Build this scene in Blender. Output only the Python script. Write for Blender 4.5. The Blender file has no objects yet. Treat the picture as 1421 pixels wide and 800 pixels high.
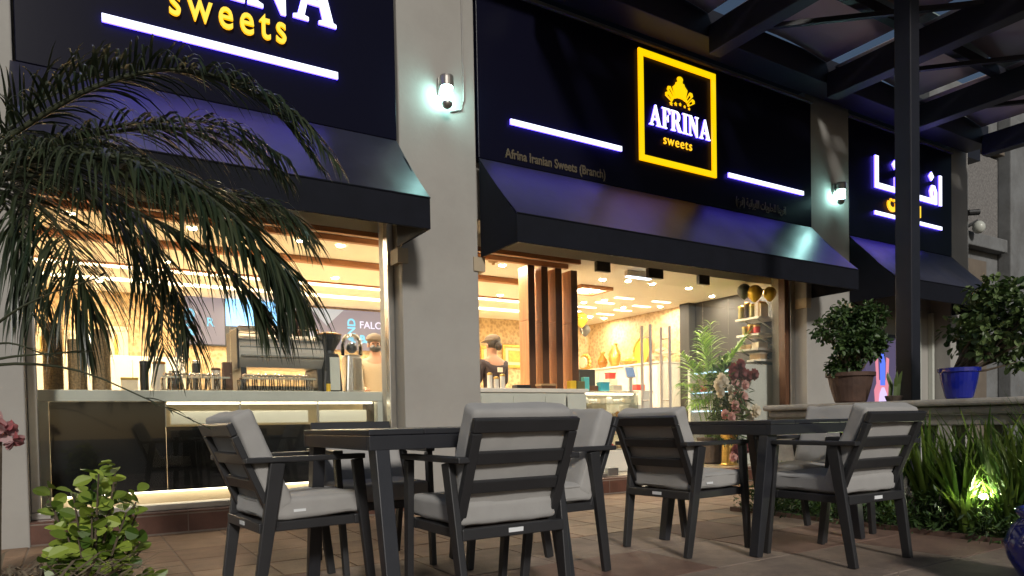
import bpy, bmesh, math, random
from mathutils import Vector, Matrix, Euler, noise

random.seed(7)
SC = bpy.context.scene
COL = SC.collection
R = math.radians

# ------------------------------------------------------------------ camera, sky, sun, exposure
cd = bpy.data.cameras.new("camera")
cam = bpy.data.objects.new("camera", cd)
COL.objects.link(cam)
rt, up, fw = Vector((.8486, -.5287, -.0194)), Vector((.0303, .0119, .9995)), Vector((.5282, .8487, -.0261))
cam.matrix_world = Matrix(((rt.x, up.x, -fw.x, 0), (rt.y, up.y, -fw.y, 0), (rt.z, up.z, -fw.z, .785), (0, 0, 0, 1)))
cd.sensor_width = 36
cd.lens = 970.9 / 1421 * 36
cd.shift_y = 211.15 / 1421
cd.clip_start = .05
cd.clip_end = 500
SC.camera = cam

SUN_ELEV, SUN_AZ = 27.0, 197.0          # street lighting comes from behind the camera (compass style, Y = north)
world = bpy.data.worlds.new("World")
SC.world = world
world.use_nodes = True
wn = world.node_tree.nodes
bg = wn["Background"]
sky = wn.new("ShaderNodeTexSky")
sky.sky_type = 'NISHITA'
sky.sun_disc = False
sky.sun_elevation = R(SUN_ELEV)
sky.sun_rotation = R(SUN_AZ)
world.node_tree.links.new(sky.outputs[0], bg.inputs[0])
bg.inputs[1].default_value = .018

sd = bpy.data.lights.new("sun", 'SUN')
sd.energy = 1.12
sd.angle = R(7)
sd.color = (1, .95, .88)
sun = bpy.data.objects.new("sun", sd)
COL.objects.link(sun)
az = R(SUN_AZ)
tosun = Vector((math.sin(az) * math.cos(R(SUN_ELEV)), math.cos(az) * math.cos(R(SUN_ELEV)), math.sin(R(SUN_ELEV))))
sun.rotation_euler = tosun.to_track_quat('Z', 'Y').to_euler()
sun.location = (0, -6, 12)

SC.view_settings.view_transform = 'Standard'
SC.view_settings.look = 'None'
SC.view_settings.exposure = 1.0
SC.view_settings.gamma = 1
try:
    SC.cycles.use_denoising = True
    SC.cycles.use_light_tree = True
    SC.cycles.max_bounces = 8
    SC.cycles.transparent_max_bounces = 24
    SC.cycles.sample_clamp_indirect = 6
    SC.cycles.caustics_reflective = False
    SC.cycles.caustics_refractive = False
except Exception:
    pass


# ------------------------------------------------------------------ materials
def mat(name, col, rough=.6, metal=0., var=0., vscale=6., bump=0., bscale=40., emit=None, estr=0., spec=.5, sheen=0., col2=None, coat=0., stretch=None, stain=0.):
    m = bpy.data.materials.new(name)
    m.use_nodes = True
    nt = m.node_tree
    b = nt.nodes["Principled BSDF"]
    b.inputs["Base Color"].default_value = (*col, 1)
    b.inputs["Roughness"].default_value = rough
    b.inputs["Metallic"].default_value = metal
    b.inputs["Specular IOR Level"].default_value = spec
    if coat: b.inputs["Coat Weight"].default_value = coat
    if sheen: b.inputs["Sheen Weight"].default_value = sheen
    tc = None
    if var or bump:
        tc = nt.nodes.new("ShaderNodeNewGeometry")
        mp = nt.nodes.new("ShaderNodeMapping")
        if stretch: mp.inputs["Scale"].default_value = stretch
        nt.links.new(tc.outputs["Position"], mp.inputs[0])
    if var:
        n = nt.nodes.new("ShaderNodeTexNoise")
        n.inputs["Scale"].default_value = vscale
        n.inputs["Detail"].default_value = 6
        n.inputs["Roughness"].default_value = .65
        nt.links.new(mp.outputs[0], n.inputs["Vector"])
        cr = nt.nodes.new("ShaderNodeValToRGB")
        cr.color_ramp.elements[0].position = .3
        cr.color_ramp.elements[1].position = .7
        if col2 is None:
            cr.color_ramp.elements[0].color = (*[c * (1 - var) for c in col], 1)
            cr.color_ramp.elements[1].color = (*[min(1, c * (1 + var)) for c in col], 1)
        else:
            cr.color_ramp.elements[0].color = (*col, 1)
            cr.color_ramp.elements[1].color = (*col2, 1)
        nt.links.new(n.outputs["Fac"], cr.inputs[0])
        nt.links.new(cr.outputs[0], b.inputs["Base Color"])
        if stain:                    # broad weathering over the fine grain
            n3 = nt.nodes.new("ShaderNodeTexNoise")
            n3.inputs["Scale"].default_value = 1.7
            n3.inputs["Detail"].default_value = 7
            n3.inputs["Roughness"].default_value = .7
            nt.links.new(mp.outputs[0], n3.inputs["Vector"])
            c3 = nt.nodes.new("ShaderNodeValToRGB")
            c3.color_ramp.elements[0].position = .36
            c3.color_ramp.elements[1].position = .60
            c3.color_ramp.elements[0].color = (1 - stain, 1 - stain * 1.05, 1 - stain * 1.1, 1)
            c3.color_ramp.elements[1].color = (1, 1, 1, 1)
            nt.links.new(n3.outputs["Fac"], c3.inputs[0])
            mu = nt.nodes.new("ShaderNodeMix")
            mu.data_type = 'RGBA'
            mu.blend_type = 'MULTIPLY'
            mu.inputs["Factor"].default_value = 1
            nt.links.new(cr.outputs[0], mu.inputs["A"])
            nt.links.new(c3.outputs[0], mu.inputs["B"])
            nt.links.new(mu.outputs["Result"], b.inputs["Base Color"])
    if bump:
        n2 = nt.nodes.new("ShaderNodeTexNoise")
        n2.inputs["Scale"].default_value = bscale
        n2.inputs["Detail"].default_value = 5
        nt.links.new(mp.outputs[0], n2.inputs["Vector"])
        bp = nt.nodes.new("ShaderNodeBump")
        bp.inputs["Strength"].default_value = bump
        bp.inputs["Distance"].default_value = .01
        nt.links.new(n2.outputs["Fac"], bp.inputs["Height"])
        nt.links.new(bp.outputs[0], b.inputs["Normal"])
    if emit:
        b.inputs["Emission Color"].default_value = (*emit, 1)
        b.inputs["Emission Strength"].default_value = estr
    return m


def glass_mat(name, tint=(1, 1, 1), refl=.5, rough=0.):
    m = bpy.data.materials.new(name)
    m.use_nodes = True
    nt = m.node_tree
    nt.nodes.clear()
    o = nt.nodes.new("ShaderNodeOutputMaterial")
    mx = nt.nodes.new("ShaderNodeMixShader")
    t = nt.nodes.new("ShaderNodeBsdfTransparent")
    g = nt.nodes.new("ShaderNodeBsdfGlossy")
    f = nt.nodes.new("ShaderNodeFresnel")
    f.inputs[0].default_value = 1.5
    mm = nt.nodes.new("ShaderNodeMath")
    mm.operation = 'MULTIPLY'
    mm.inputs[1].default_value = refl
    t.inputs[0].default_value = (*tint, 1)
    g.inputs["Roughness"].default_value = rough
    nt.links.new(f.outputs[0], mm.inputs[0])
    nt.links.new(mm.outputs[0], mx.inputs[0])
    nt.links.new(t.outputs[0], mx.inputs[1])
    nt.links.new(g.outputs[0], mx.inputs[2])
    nt.links.new(mx.outputs[0], o.inputs[0])
    return m


def wallpaper_mat():
    m = mat("damask_wallpaper", (.6, .45, .26), .55)
    nt = m.node_tree
    b = nt.nodes["Principled BSDF"]
    tc = nt.nodes.new("ShaderNodeTexCoord")
    v = nt.nodes.new("ShaderNodeTexVoronoi")
    v.inputs["Scale"].default_value = 17
    n = nt.nodes.new("ShaderNodeTexNoise")
    n.inputs["Scale"].default_value = 24
    n.inputs["Detail"].default_value = 4
    n.inputs["Distortion"].default_value = 1.6
    ad = nt.nodes.new("ShaderNodeMath")
    ad.operation = 'MULTIPLY'
    cr = nt.nodes.new("ShaderNodeValToRGB")
    cr.color_ramp.elements[0].position = .12
    cr.color_ramp.elements[0].color = (.40, .27, .13, 1)
    cr.color_ramp.elements[1].position = .34
    cr.color_ramp.elements[1].color = (.60, .44, .235, 1)
    nt.links.new(tc.outputs["Object"], v.inputs["Vector"])
    nt.links.new(tc.outputs["Object"], n.inputs["Vector"])
    nt.links.new(v.outputs["Distance"], ad.inputs[0])
    nt.links.new(n.outputs["Fac"], ad.inputs[1])
    nt.links.new(ad.outputs[0], cr.inputs[0])
    nt.links.new(cr.outputs[0], b.inputs["Base Color"])
    return m


def leaf_mat(name, c1, c2, rough=.45, scale=3., trans=.25):
    m = bpy.data.materials.new(name)
    m.use_nodes = True
    nt = m.node_tree
    b = nt.nodes["Principled BSDF"]
    b.inputs["Roughness"].default_value = rough
    gi = nt.nodes.new("ShaderNodeNewGeometry")
    cr = nt.nodes.new("ShaderNodeValToRGB")
    cr.color_ramp.elements[0].color = (*c1, 1)
    cr.color_ramp.elements[1].color = (*c2, 1)
    nt.links.new(gi.outputs["Random Per Island"], cr.inputs[0])
    nt.links.new(cr.outputs[0], b.inputs["Base Color"])
    o = nt.nodes["Material Output"]
    tr = nt.nodes.new("ShaderNodeBsdfTranslucent")
    nt.links.new(cr.outputs[0], tr.inputs[0])
    mx = nt.nodes.new("ShaderNodeMixShader")
    mx.inputs[0].default_value = trans
    nt.links.new(b.outputs[0], mx.inputs[1])
    nt.links.new(tr.outputs[0], mx.inputs[2])
    nt.links.new(mx.outputs[0], o.inputs[0])
    return m


def translucent(*a, **k):
    m = mat(*a, **k)
    nt = m.node_tree
    t = nt.nodes.new("ShaderNodeBsdfTranslucent")
    t.inputs[0].default_value = (*a[1], 1)
    mx = nt.nodes.new("ShaderNodeMixShader")
    mx.inputs[0].default_value = .45
    nt.links.new(nt.nodes["Principled BSDF"].outputs[0], mx.inputs[1])
    nt.links.new(t.outputs[0], mx.inputs[2])
    nt.links.new(mx.outputs[0], nt.nodes["Material Output"].inputs[0])
    return m


def emis(name, col, s):
    return mat(name, (.02, .02, .02), .5, emit=col, estr=s)


M = dict(
    plaster=mat("painted_plaster", (.36, .345, .315), .85, var=.045, vscale=1.8, bump=.12, bscale=30, stain=.07),
    reveal=mat("cream_reveal_plaster", (.44, .36, .25), .8, var=.06, vscale=3, bump=.15),
    signblack=mat("navy_black_composite_panel", (.005, .005, .014), .30, spec=.08),
    trim=mat("grey_aluminium_trim", (.30, .28, .25), .4, metal=.6),
    awning=mat("dark_navy_awning_fabric", (.028, .028, .046), .36, var=.12, vscale=5, bump=.10, bscale=9, spec=.7, stain=0.3),
    valance=mat("black_awning_valance", (.006, .007, .012), .8, var=.2, vscale=5, bump=.1, bscale=30, spec=.2),
    steel=mat("dark_painted_steel", (.011, .011, .017), .5, var=.25, vscale=3, bump=.05),
    chair=mat("charcoal_powder_coat", (.028, .028, .030), .40, var=.12, vscale=8, bump=.06, bscale=220),
    table=mat("charcoal_table_coat", (.024, .025, .030), .36, var=.15, vscale=5, bump=.05, bscale=180),
    fabric=mat("light_grey_outdoor_fabric", (.375, .365, .35), .95, var=.06, vscale=9, bump=.35, bscale=420, sheen=.2, spec=.2),
    seam=mat("cushion_piping", (.31, .30, .28), .95, bump=.2, bscale=300, spec=.2),
    tag=mat("white_care_tag", (.75, .77, .78), .6),
    tilebrown=mat("terracotta_step_tile", (.115, .048, .030), .5, var=.2, vscale=7, bump=.12, bscale=40, stain=0.3),
    grout=mat("pale_grout", (.25, .20, .16), .9, var=.1, stain=0.3),
    tan1=mat("tan_paver", (.29, .185, .115), .65, var=.16, vscale=5, bump=.25, bscale=60, stain=0.28),
    tan2=mat("tan_paver_dark", (.26, .16, .10), .68, var=.18, vscale=5, bump=.25, bscale=60, stain=0.28),
    grey1=mat("grey_concrete_paver", (.255, .198, .158), .85, var=.16, vscale=9, bump=.35, bscale=90, stain=0.32),
    grey2=mat("grey_concrete_paver_worn", (.235, .180, .143), .85, var=.18, vscale=9, bump=.35, bscale=90, stain=0.32),
    red1=mat("red_brown_paver", (.185, .112, .085), .8, var=.16, vscale=8, bump=.3, bscale=80, stain=0.3),
    red2=mat("red_brown_paver_dark", (.170, .100, .076), .8, var=.18, vscale=8, bump=.3, bscale=80, stain=0.3),
    soil=mat("dark_soil", (.028, .020, .014), .95, var=.4, vscale=14, bump=.6, bscale=30),
    asphalt=mat("asphalt", (.05, .05, .05), .9, var=.2, vscale=10, bump=.3),
    stone=mat("weathered_cast_stone", (.42, .39, .34), .85, var=.18, vscale=5, bump=.35, bscale=40, stain=0.4),
    ceiling=mat("cream_ceiling_paint", (.82, .77, .67), .8, var=.02),
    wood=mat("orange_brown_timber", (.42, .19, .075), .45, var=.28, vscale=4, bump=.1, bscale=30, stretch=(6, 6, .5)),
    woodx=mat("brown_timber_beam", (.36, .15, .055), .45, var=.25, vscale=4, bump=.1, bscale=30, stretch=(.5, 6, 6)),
    wooddark=mat("walnut_and_fin_shade", (.10, .042, .018), .5, var=.25, vscale=4, stretch=(6, 6, .5)),  # dark wood; also paints the shade on the fins' front faces
    wallpaper=wallpaper_mat(),
    floor=mat("cream_marble_floor", (.62, .52, .38), .18, var=.10, vscale=2.5),
    greywall=mat("dark_grey_wall_paint", (.034, .031, .026), .7, var=.08),
    white=mat("white_lacquer", (.74, .70, .62), .35, var=.03),
    whitecool=mat("white_laminate", (.56, .58, .52), .3, var=.05, vscale=3, stain=0.08),
    black=mat("black_glossy_panel", (.010, .011, .012), .12),
    blackmatte=mat("black_plastic", (.018, .018, .018), .45),
    chrome=mat("polished_chrome", (.80, .78, .74), .12, metal=1.),
    steelb=mat("brushed_steel", (.60, .58, .54), .32, metal=1., var=.06, vscale=12),
    patch=mat("dull_bronze_fitting", (.10, .085, .06), .4, metal=.4),
    jarclear=mat("frosted_jar", (.66, .62, .54), .25),
    handle=mat("satin_door_steel", (.78, .70, .62), .3, metal=.55),
    creammetal=mat("cream_enamel_machine", (.66, .62, .54), .22, metal=.25),
    gold=mat("antique_gold", (.62, .40, .10), .35, metal=.75, var=.2, vscale=20),
    goldbal=mat("gold_foil_balloon", (.80, .50, .06), .3, metal=.35),
    darkbal=mat("charcoal_balloon", (.09, .085, .075), .3),
    silverbal=mat("olive_tin", (.28, .24, .09), .4, metal=.4),
    beans=mat("coffee_bean_fill", (.27, .17, .08), .6, var=.55, vscale=70, bump=.8, bscale=90),
    teal=mat("teal_paper", (.12, .56, .52), .6),
    aqua=mat("aqua_box", (.06, .42, .50), .5),
    yellow=mat("yellow_box", (.78, .50, .03), .5),
    red=mat("red_box", (.60, .05, .04), .5),
    olive=mat("olive_box", (.14, .13, .05), .6),
    cream=mat("cream_card", (.68, .58, .42), .7),
    tanbox=mat("kraft_box", (.42, .27, .13), .7),
    amber=mat("amber_glass", (.35, .14, .02), .15),
    brownpaper=mat("brown_paper_cup", (.16, .09, .05), .7, var=.2),
    paper=mat("white_paper_cup", (.72, .66, .56), .7),
    skin=mat("skin", (.36, .19, .12), .55, var=.05),
    hair=mat("dark_hair", (.018, .012, .010), .5, bump=.4, bscale=120),
    shirt=mat("dark_plum_uniform", (.035, .025, .032), .8, bump=.2),
    shirt2=mat("beige_uniform", (.34, .27, .18), .8, bump=.2),
    capm=mat("taupe_cap", (.15, .115, .085), .8),
    trouser=mat("black_trousers", (.02, .02, .022), .8),
    terracotta=mat("terracotta_pot", (.085, .046, .032), .75, var=.35, vscale=5, bump=.3, bscale=30),
    darkpot=mat("aged_dark_stone_pot", (.085, .060, .045), .8, var=.5, vscale=6, bump=.4, bscale=30),
    bluepot=mat("cobalt_glazed_ceramic", (.008, .016, .26), .14, var=.12, vscale=3, coat=.5),
    bark=mat("grey_brown_bark", (.10, .075, .05), .9, var=.3, vscale=12, bump=.6, bscale=40),
    rach=mat("palm_midrib", (.045, .050, .025), .5, var=.2),
    palm=leaf_mat("palm_leaflet", (.016, .030, .013), (.062, .074, .036), .34),
    palmin=leaf_mat("areca_leaflet", (.09, .20, .03), (.26, .42, .07), .45),
    bushr=leaf_mat("small_bush_leaf", (.020, .050, .014), (.085, .145, .040), .5),
    bushb=leaf_mat("jade_like_bush_leaf", (.035, .075, .020), (.15, .21, .07), .45),
    lime=leaf_mat("bright_lime_leaf", (.05, .11, .014), (.36, .46, .07), .4),
    strap=leaf_mat("strap_leaf", (.035, .085, .014), (.20, .29, .05), .4, trans=.35),
    cover=leaf_mat("ground_cover_leaf", (.018, .045, .012), (.075, .14, .035), .5),
    dry=leaf_mat("dry_grass_blade", (.15, .115, .075), (.30, .24, .16), .8),
    snake=leaf_mat("snake_plant_leaf", (.05, .085, .025), (.13, .18, .05), .4),
    petalp=leaf_mat("pink_bract", (.40, .10, .11), (.50, .34, .34), .7),
    cfl=leaf_mat("cream_petal", (.70, .60, .42), (.80, .74, .62), .6),
    pfl=leaf_mat("dusky_pink_petal", (.52, .20, .20), (.72, .46, .40), .6),
    rfl=leaf_mat("burgundy_petal", (.10, .02, .022), (.24, .06, .06), .6),
    glass=glass_mat("window_glass", (.985, .99, .98), .6),
    doorglass=glass_mat("low_reflection_door_glass", (.99, .99, .985), .16),
    caseglass=glass_mat("display_case_glass", (.96, .98, .97), .5),
    jarglass=glass_mat("tumbler_glass", (.99, .99, .98), 2.2, .02),
    fabricroof=translucent("pale_canopy_fabric", (.50, .43, .44), .9, var=.06, vscale=3, bump=.1, bscale=6),
    roofgrey=mat("grey_green_roof_sheet", (.20, .26, .24), .7, var=.15, vscale=4),
    lattice=mat("carved_stone_lattice", (.19, .18, .17), .9, var=.35, vscale=26, bump=.9, bscale=26),
    farstone=mat("grey_rendered_stone", (.20, .205, .205), .9, var=.10, vscale=2, bump=.3, bscale=30, stain=0.3),
    farbrown=mat("brown_recess_plaster", (.16, .13, .10), .9, var=.15, vscale=3),  # browner tone for the recess panels and upper ledges
    dimgold=mat("dull_gold_letter", (.10, .078, .045), .55, metal=.2),
    # things that give off light
    led=emis("warm_led_strip", (1, .84, .58), 20),
    slot=emis("slot_light_diffuser", (1, .86, .62), 3.6),
    down=emis("downlight_lamp", (1, .86, .64), 1150),
    signwhite=emis("sign_face_white", (.80, .84, 1.), 1.3),
    signblue=emis("sign_edge_blue_violet", (.10, .065, 1.), 4.6),
    signgold=emis("sign_face_amber", (1., .60, .03), .72),
    signgoldedge=emis("sign_edge_amber", (1., .42, .0), .8),
    signyel=emis("sign_face_yellow", (1., .66, .0), .56),
    bulb=emis("sconce_lamp_glass", (.50, 1., .95), 30),
    screen=emis("menu_screen_mauve", (.42, .33, .36), .42),
    screenlt=emis("menu_screen_pale", (.82, .80, .78), .40),
    screenblue=emis("screen_sky_blue", (.22, .56, 1.), 1.5),
    txtwhite=emis("screen_text_white", (.90, .80, 1.), .65),
    txtcyan=emis("screen_text_cyan", (.20, .72, 1.), .65),
    fridgeglow=emis("fridge_lamp_cool", (.45, .75, 1.), 3.0),
    caseglow=emis("case_lamp_warm", (1, .85, .6), 6),
    tablet=emis("tablet_screen", (.25, .40, .62), .4),
    posterp=emis("light_box_lilac", (.26, .20, .42), .16),
    posterpk=emis("light_box_pink", (1., .32, .42), .42),
    posterb=emis("light_box_blue", (.10, .20, 1.), .55),
    posterw=emis("light_box_white", (.75, .60, 1.), .55),
    spotlamp=emis("garden_spot_lamp", (.95, 1., .62), 300),
    exitw=emis("emergency_light", (.7, .85, 1.), 3.0),
)


# ------------------------------------------------------------------ geometry helpers
CUSH = [0.]                    # seed of the creases in the cushion being built


class MB:
    def __init__(self):
        self.v, self.f, self.mi = [], [], []
        self.cur = 0

    def add(self, vs, fs):
        o = len(self.v)
        self.v += [tuple(p) for p in vs]
        for f in fs:
            self.f.append(tuple(i + o for i in f))
            self.mi.append(self.cur)
        return self

    def box(self, x0, x1, y0, y1, z0, z1):
        return self.hexa([(x0, y0, z0), (x1, y0, z0), (x1, y1, z0), (x0, y1, z0), (x0, y0, z1), (x1, y0, z1), (x1, y1, z1), (x0, y1, z1)])

    def hexa(self, p):
        return self.add(p, [(3, 2, 1, 0), (4, 5, 6, 7), (0, 1, 5, 4), (1, 2, 6, 5), (2, 3, 7, 6), (3, 0, 4, 7)])

    def beam(self, p, q, w, h, upv=(0, 0, 1), w2=None, h2=None):
        p, q = Vector(p), Vector(q)
        d = (q - p).normalized()
        s = d.cross(Vector(upv))
        if s.length < 1e-4: s = d.cross(Vector((1, 0, 0)))
        s.normalize()
        u = s.cross(d)
        w2 = w if w2 is None else w2
        h2 = h if h2 is None else h2
        a = [p - s * w / 2 - u * h / 2, p + s * w / 2 - u * h / 2, p + s * w / 2 + u * h / 2, p - s * w / 2 + u * h / 2]
        b = [q - s * w2 / 2 - u * h2 / 2, q + s * w2 / 2 - u * h2 / 2, q + s * w2 / 2 + u * h2 / 2, q - s * w2 / 2 + u * h2 / 2]
        return self.add(a + b, [(0, 1, 2, 3), (7, 6, 5, 4), (0, 4, 5, 1), (1, 5, 6, 2), (2, 6, 7, 3), (3, 7, 4, 0)])

    def tube(self, pts, rad, n=8, caps=True):
        pts = [Vector(p) for p in pts]
        if not isinstance(rad, (list, tuple)): rad = [rad] * len(pts)
        vs, fs = [], []
        for i, p in enumerate(pts):
            d = (pts[min(i + 1, len(pts) - 1)] - pts[max(i - 1, 0)]).normalized()
            a = d.cross(Vector((0, 0, 1)))
            if a.length < .05: a = d.cross(Vector((1, 0, 0)))
            a.normalize()
            b = d.cross(a)
            for k in range(n):
                t = 2 * math.pi * k / n
                vs.append(p + (a * math.cos(t) + b * math.sin(t)) * rad[i])
        for i in range(len(pts) - 1):
            for k in range(n):
                k2 = (k + 1) % n
                fs.append((i * n + k, i * n + k2, (i + 1) * n + k2, (i + 1) * n + k))
        if caps:
            fs.append(tuple(range(n - 1, -1, -1)))
            fs.append(tuple((len(pts) - 1) * n + k for k in range(n)))
        return self.add(vs, fs)

    def lathe(self, prof, c=(0, 0, 0), n=24, caps=True):
        vs, fs = [], []
        for r, z in prof:
            for k in range(n):
                t = 2 * math.pi * k / n
                vs.append((c[0] + r * math.cos(t), c[1] + r * math.sin(t), c[2] + z))
        for i in range(len(prof) - 1):
            for k in range(n):
                k2 = (k + 1) % n
                fs.append((i * n + k, i * n + k2, (i + 1) * n + k2, (i + 1) * n + k))
        if caps:
            fs.append(tuple(range(n - 1, -1, -1)))
            fs.append(tuple((len(prof) - 1) * n + k for k in range(n)))
        return self.add(vs, fs)

    def ball(self, c, rx, ry=None, rz=None, n=12, m=8):
        ry = rx if ry is None else ry
        rz = rx if rz is None else rz
        vs = [(c[0], c[1], c[2] - rz)]
        for i in range(1, m):
            a = -math.pi / 2 + math.pi * i / m
            for k in range(n):
                t = 2 * math.pi * k / n
                vs.append((c[0] + rx * math.cos(a) * math.cos(t), c[1] + ry * math.cos(a) * math.sin(t), c[2] + rz * math.sin(a)))
        vs.append((c[0], c[1], c[2] + rz))
        fs = []
        for k in range(n):
            fs.append((0, 1 + (k + 1) % n, 1 + k))
            fs.append((len(vs) - 1, 1 + (m - 2) * n + k, 1 + (m - 2) * n + (k + 1) % n))
        for i in range(m - 2):
            for k in range(n):
                k2 = (k + 1) % n
                fs.append((1 + i * n + k, 1 + i * n + k2, 1 + (i + 1) * n + k2, 1 + (i + 1) * n + k))
        return self.add(vs, fs)

    def cushion(self, hx, hy, hz, r, tf, n=8, puff=.10):
        """rounded, slightly puffed box; tf maps local (x, y, z) to world"""
        for ax in range(3):
            for sg in (-1, 1):
                vs = []
                for i in range(n + 1):
                    for j in range(n + 1):
                        u, w = -1 + 2 * i / n, -1 + 2 * j / n
                        # crowd samples to the edges so the rounding is smooth
                        u = math.copysign(abs(u) ** .6, u)
                        w = math.copysign(abs(w) ** .6, w)
                        q = [0, 0, 0]
                        q[ax] = sg
                        q[(ax + 1) % 3] = u
                        q[(ax + 2) % 3] = w
                        h = (hx, hy, hz)
                        p = [q[k] * h[k] for k in range(3)]
                        c = [max(-h[k] + r, min(h[k] - r, p[k])) for k in range(3)]
                        d = Vector([p[k] - c[k] for k in range(3)])
                        if d.length > 1e-6: d = d.normalized() * r
                        p = [c[k] + d[k] for k in range(3)]
                        pf = puff * (1 - q[0] ** 2) * (1 - q[1] ** 2)
                        p[2] *= 1 + pf
                        sd_ = CUSH[0]
                        w_ = noise.noise(Vector((p[0] * 5 + sd_, p[1] * 5, p[2] * 3))) * .008 + noise.noise(Vector((p[0] * 17 + sd_, p[1] * 11, p[2] * 9 + sd_))) * .004
                        p = [p[k] + (q[k] * abs(q[k]) ** 3) * w_ for k in range(3)]
                        vs.append(tf(*p))
                fs = []
                for i in range(n):
                    for j in range(n):
                        a = i * (n + 1) + j
                        f = (a, a + n + 1, a + n + 2, a + 1)
                        fs.append(f if sg > 0 else f[::-1])
                self.add(vs, fs)
        return self

    def build(self, name, mats, parent=None, smooth=False, bevel=0, loc=None, weld=False):
        me = bpy.data.meshes.new(name)
        o0 = Vector((0, 0, 0))
        if parent is not None: o0 = Vector(parent.get("_o", (0, 0, 0)))
        if loc is not None: o0 = Vector(loc)
        vs = [(p[0] - o0.x, p[1] - o0.y, p[2] - o0.z) for p in self.v]
        me.from_pydata(vs, [], self.f)
        if not isinstance(mats, (list, tuple)): mats = [mats]
        for m in mats: me.materials.append(m)
        if len(mats) > 1: me.polygons.foreach_set("material_index", self.mi)
        if weld:
            bm = bmesh.new()
            bm.from_mesh(me)
            bmesh.ops.remove_doubles(bm, verts=bm.verts, dist=1e-5)
            bmesh.ops.recalc_face_normals(bm, faces=bm.faces)
            bm.to_mesh(me)
            bm.free()
        if smooth: me.polygons.foreach_set("use_smooth", [True] * len(me.polygons))
        me.update()
        o = bpy.data.objects.new(name, me)
        COL.objects.link(o)
        if loc is not None and parent is None: o.location = loc
        if parent is not None:
            o.parent = parent
            o["_o"] = tuple(o0)
        elif loc is not None:
            o["_o"] = tuple(o0)
        if bevel:
            b = o.modifiers.new("bevel", 'BEVEL')
            b.width = bevel
            b.segments = 2
            b.limit_method = 'ANGLE'
        return o


def tag(o, label=None, cat=None, group=None, kind=None):
    if label: o["label"] = label
    if cat: o["category"] = cat
    if group: o["group"] = group
    if kind: o["kind"] = kind
    return o


def thing(name, label, cat, loc=(0, 0, 0), group=None):
    o = bpy.data.objects.new(name, None)
    o.empty_display_size = .1
    COL.objects.link(o)
    o.location = loc
    o["_o"] = tuple(loc)
    return tag(o, label, cat, group)


def copy_tree(o, parent=None):
    c = o.copy()
    COL.objects.link(c)
    c.parent = parent
    for ch in list(o.children): copy_tree(ch, c)
    return c


def single(mb, name, mats, label, cat, loc, group=None, smooth=False, bevel=0, weld=False):
    return tag(mb.build(name, mats, None, smooth, bevel, loc, weld), label, cat, group)


def lerp(a, b, t): return a + (b - a) * t


def catmull(pts, n):
    pts = [Vector(p) for p in pts]
    P = [pts[0] * 2 - pts[1]] + pts + [pts[-1] * 2 - pts[-2]]
    out = []
    S = len(pts) - 1
    for i in range(n + 1):
        t = i / n * S
        k = min(int(t), S - 1)
        f = t - k
        a, b, c, d = P[k:k + 4]
        out.append(.5 * ((2 * b) + (c - a) * f + (2 * a - 5 * b + 4 * c - d) * f * f + (3 * b - a - 3 * c + d) * f ** 3))
    return out


def strip(mb, pts, widths, side, fold=0.):
    """a leaf blade along pts, with optional V fold"""
    vs, fs = [], []
    for p, w in zip(pts, widths):
        vs += [p - side * w, p, p + side * w]
    if fold:
        for i in range(len(pts)):
            vs[i * 3 + 1] = vs[i * 3 + 1] - Vector((0, 0, fold * widths[i]))
    for i in range(len(pts) - 1):
        a = i * 3
        fs += [(a, a + 1, a + 4, a + 3), (a + 1, a + 2, a + 5, a + 4)]
    mb.add(vs, fs)


def leaf(mb, c, d, n, L, W, seg=2):
    """small oval leaf at c along d, with normal n"""
    s = d.cross(n)
    if s.length < 1e-3: s = Vector((1, 0, 0))
    s.normalize()
    n = s.cross(d).normalized()
    if seg == 1:
        mb.add([c, c + d * L * .5 + s * W * .5, c + d * L, c + d * L * .5 - s * W * .5], [(0, 1, 2, 3)])
    else:
        b = -n * L * .12
        q = [c]
        for t, w, k in ((.18, .34, 0), (.42, .5, .1), (.68, .46, .4), (.90, .24, .8)): q.append(c + d * L * t + s * W * w + b * k + n * W * w * .3)
        q.append(c + d * L + b)
        for t, w, k in ((.90, .24, .8), (.68, .46, .4), (.42, .5, .1), (.18, .34, 0)): q.append(c + d * L * t - s * W * w + b * k + n * W * w * .3)
        mb.add(q, [(0, 1, 2, 3, 4, 5), (0, 5, 6, 7, 8, 9)])


def rvec():
    while True:
        v = Vector((random.uniform(-1, 1), random.uniform(-1, 1), random.uniform(-1, 1)))
        if .05 < v.length < 1: return v.normalized()


def foliage(mb, clumps, per, L, W, droop=.2, seg=2):
    """leaf clumps: each a (centre, radius); leaves thicken toward the clump's shell"""
    for c, r in clumps:
        c = Vector(c)
        for _ in range(per):
            d = rvec()
            p = c + d * r * (random.random() ** .45)
            dd = (d + rvec() * .8 - Vector((0, 0, droop))).normalized()
            s = random.uniform(.65, 1.25)
            leaf(mb, p, dd, (d + Vector((0, 0, .8)) + rvec() * .5).normalized(), L * s, W * s, seg)


# flat outlined shapes and text that stand proud of a vertical face, facing -Y
def shape(name, contours, x, y, z, sx, sz, depth, mats, parent):
    cu = bpy.data.curves.new(name, 'CURVE')
    cu.dimensions = '2D'
    cu.fill_mode = 'BOTH'
    cu.extrude = depth / 2
    for c in contours:
        sp = cu.splines.new('POLY')
        sp.points.add(len(c) - 1)
        for i, (a, b) in enumerate(c): sp.points[i].co = (a * sx, b * sz, 0, 1)
        sp.use_cyclic_u = True
    return curve_mesh(name, cu, x, y, z, mats, parent)


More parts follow.
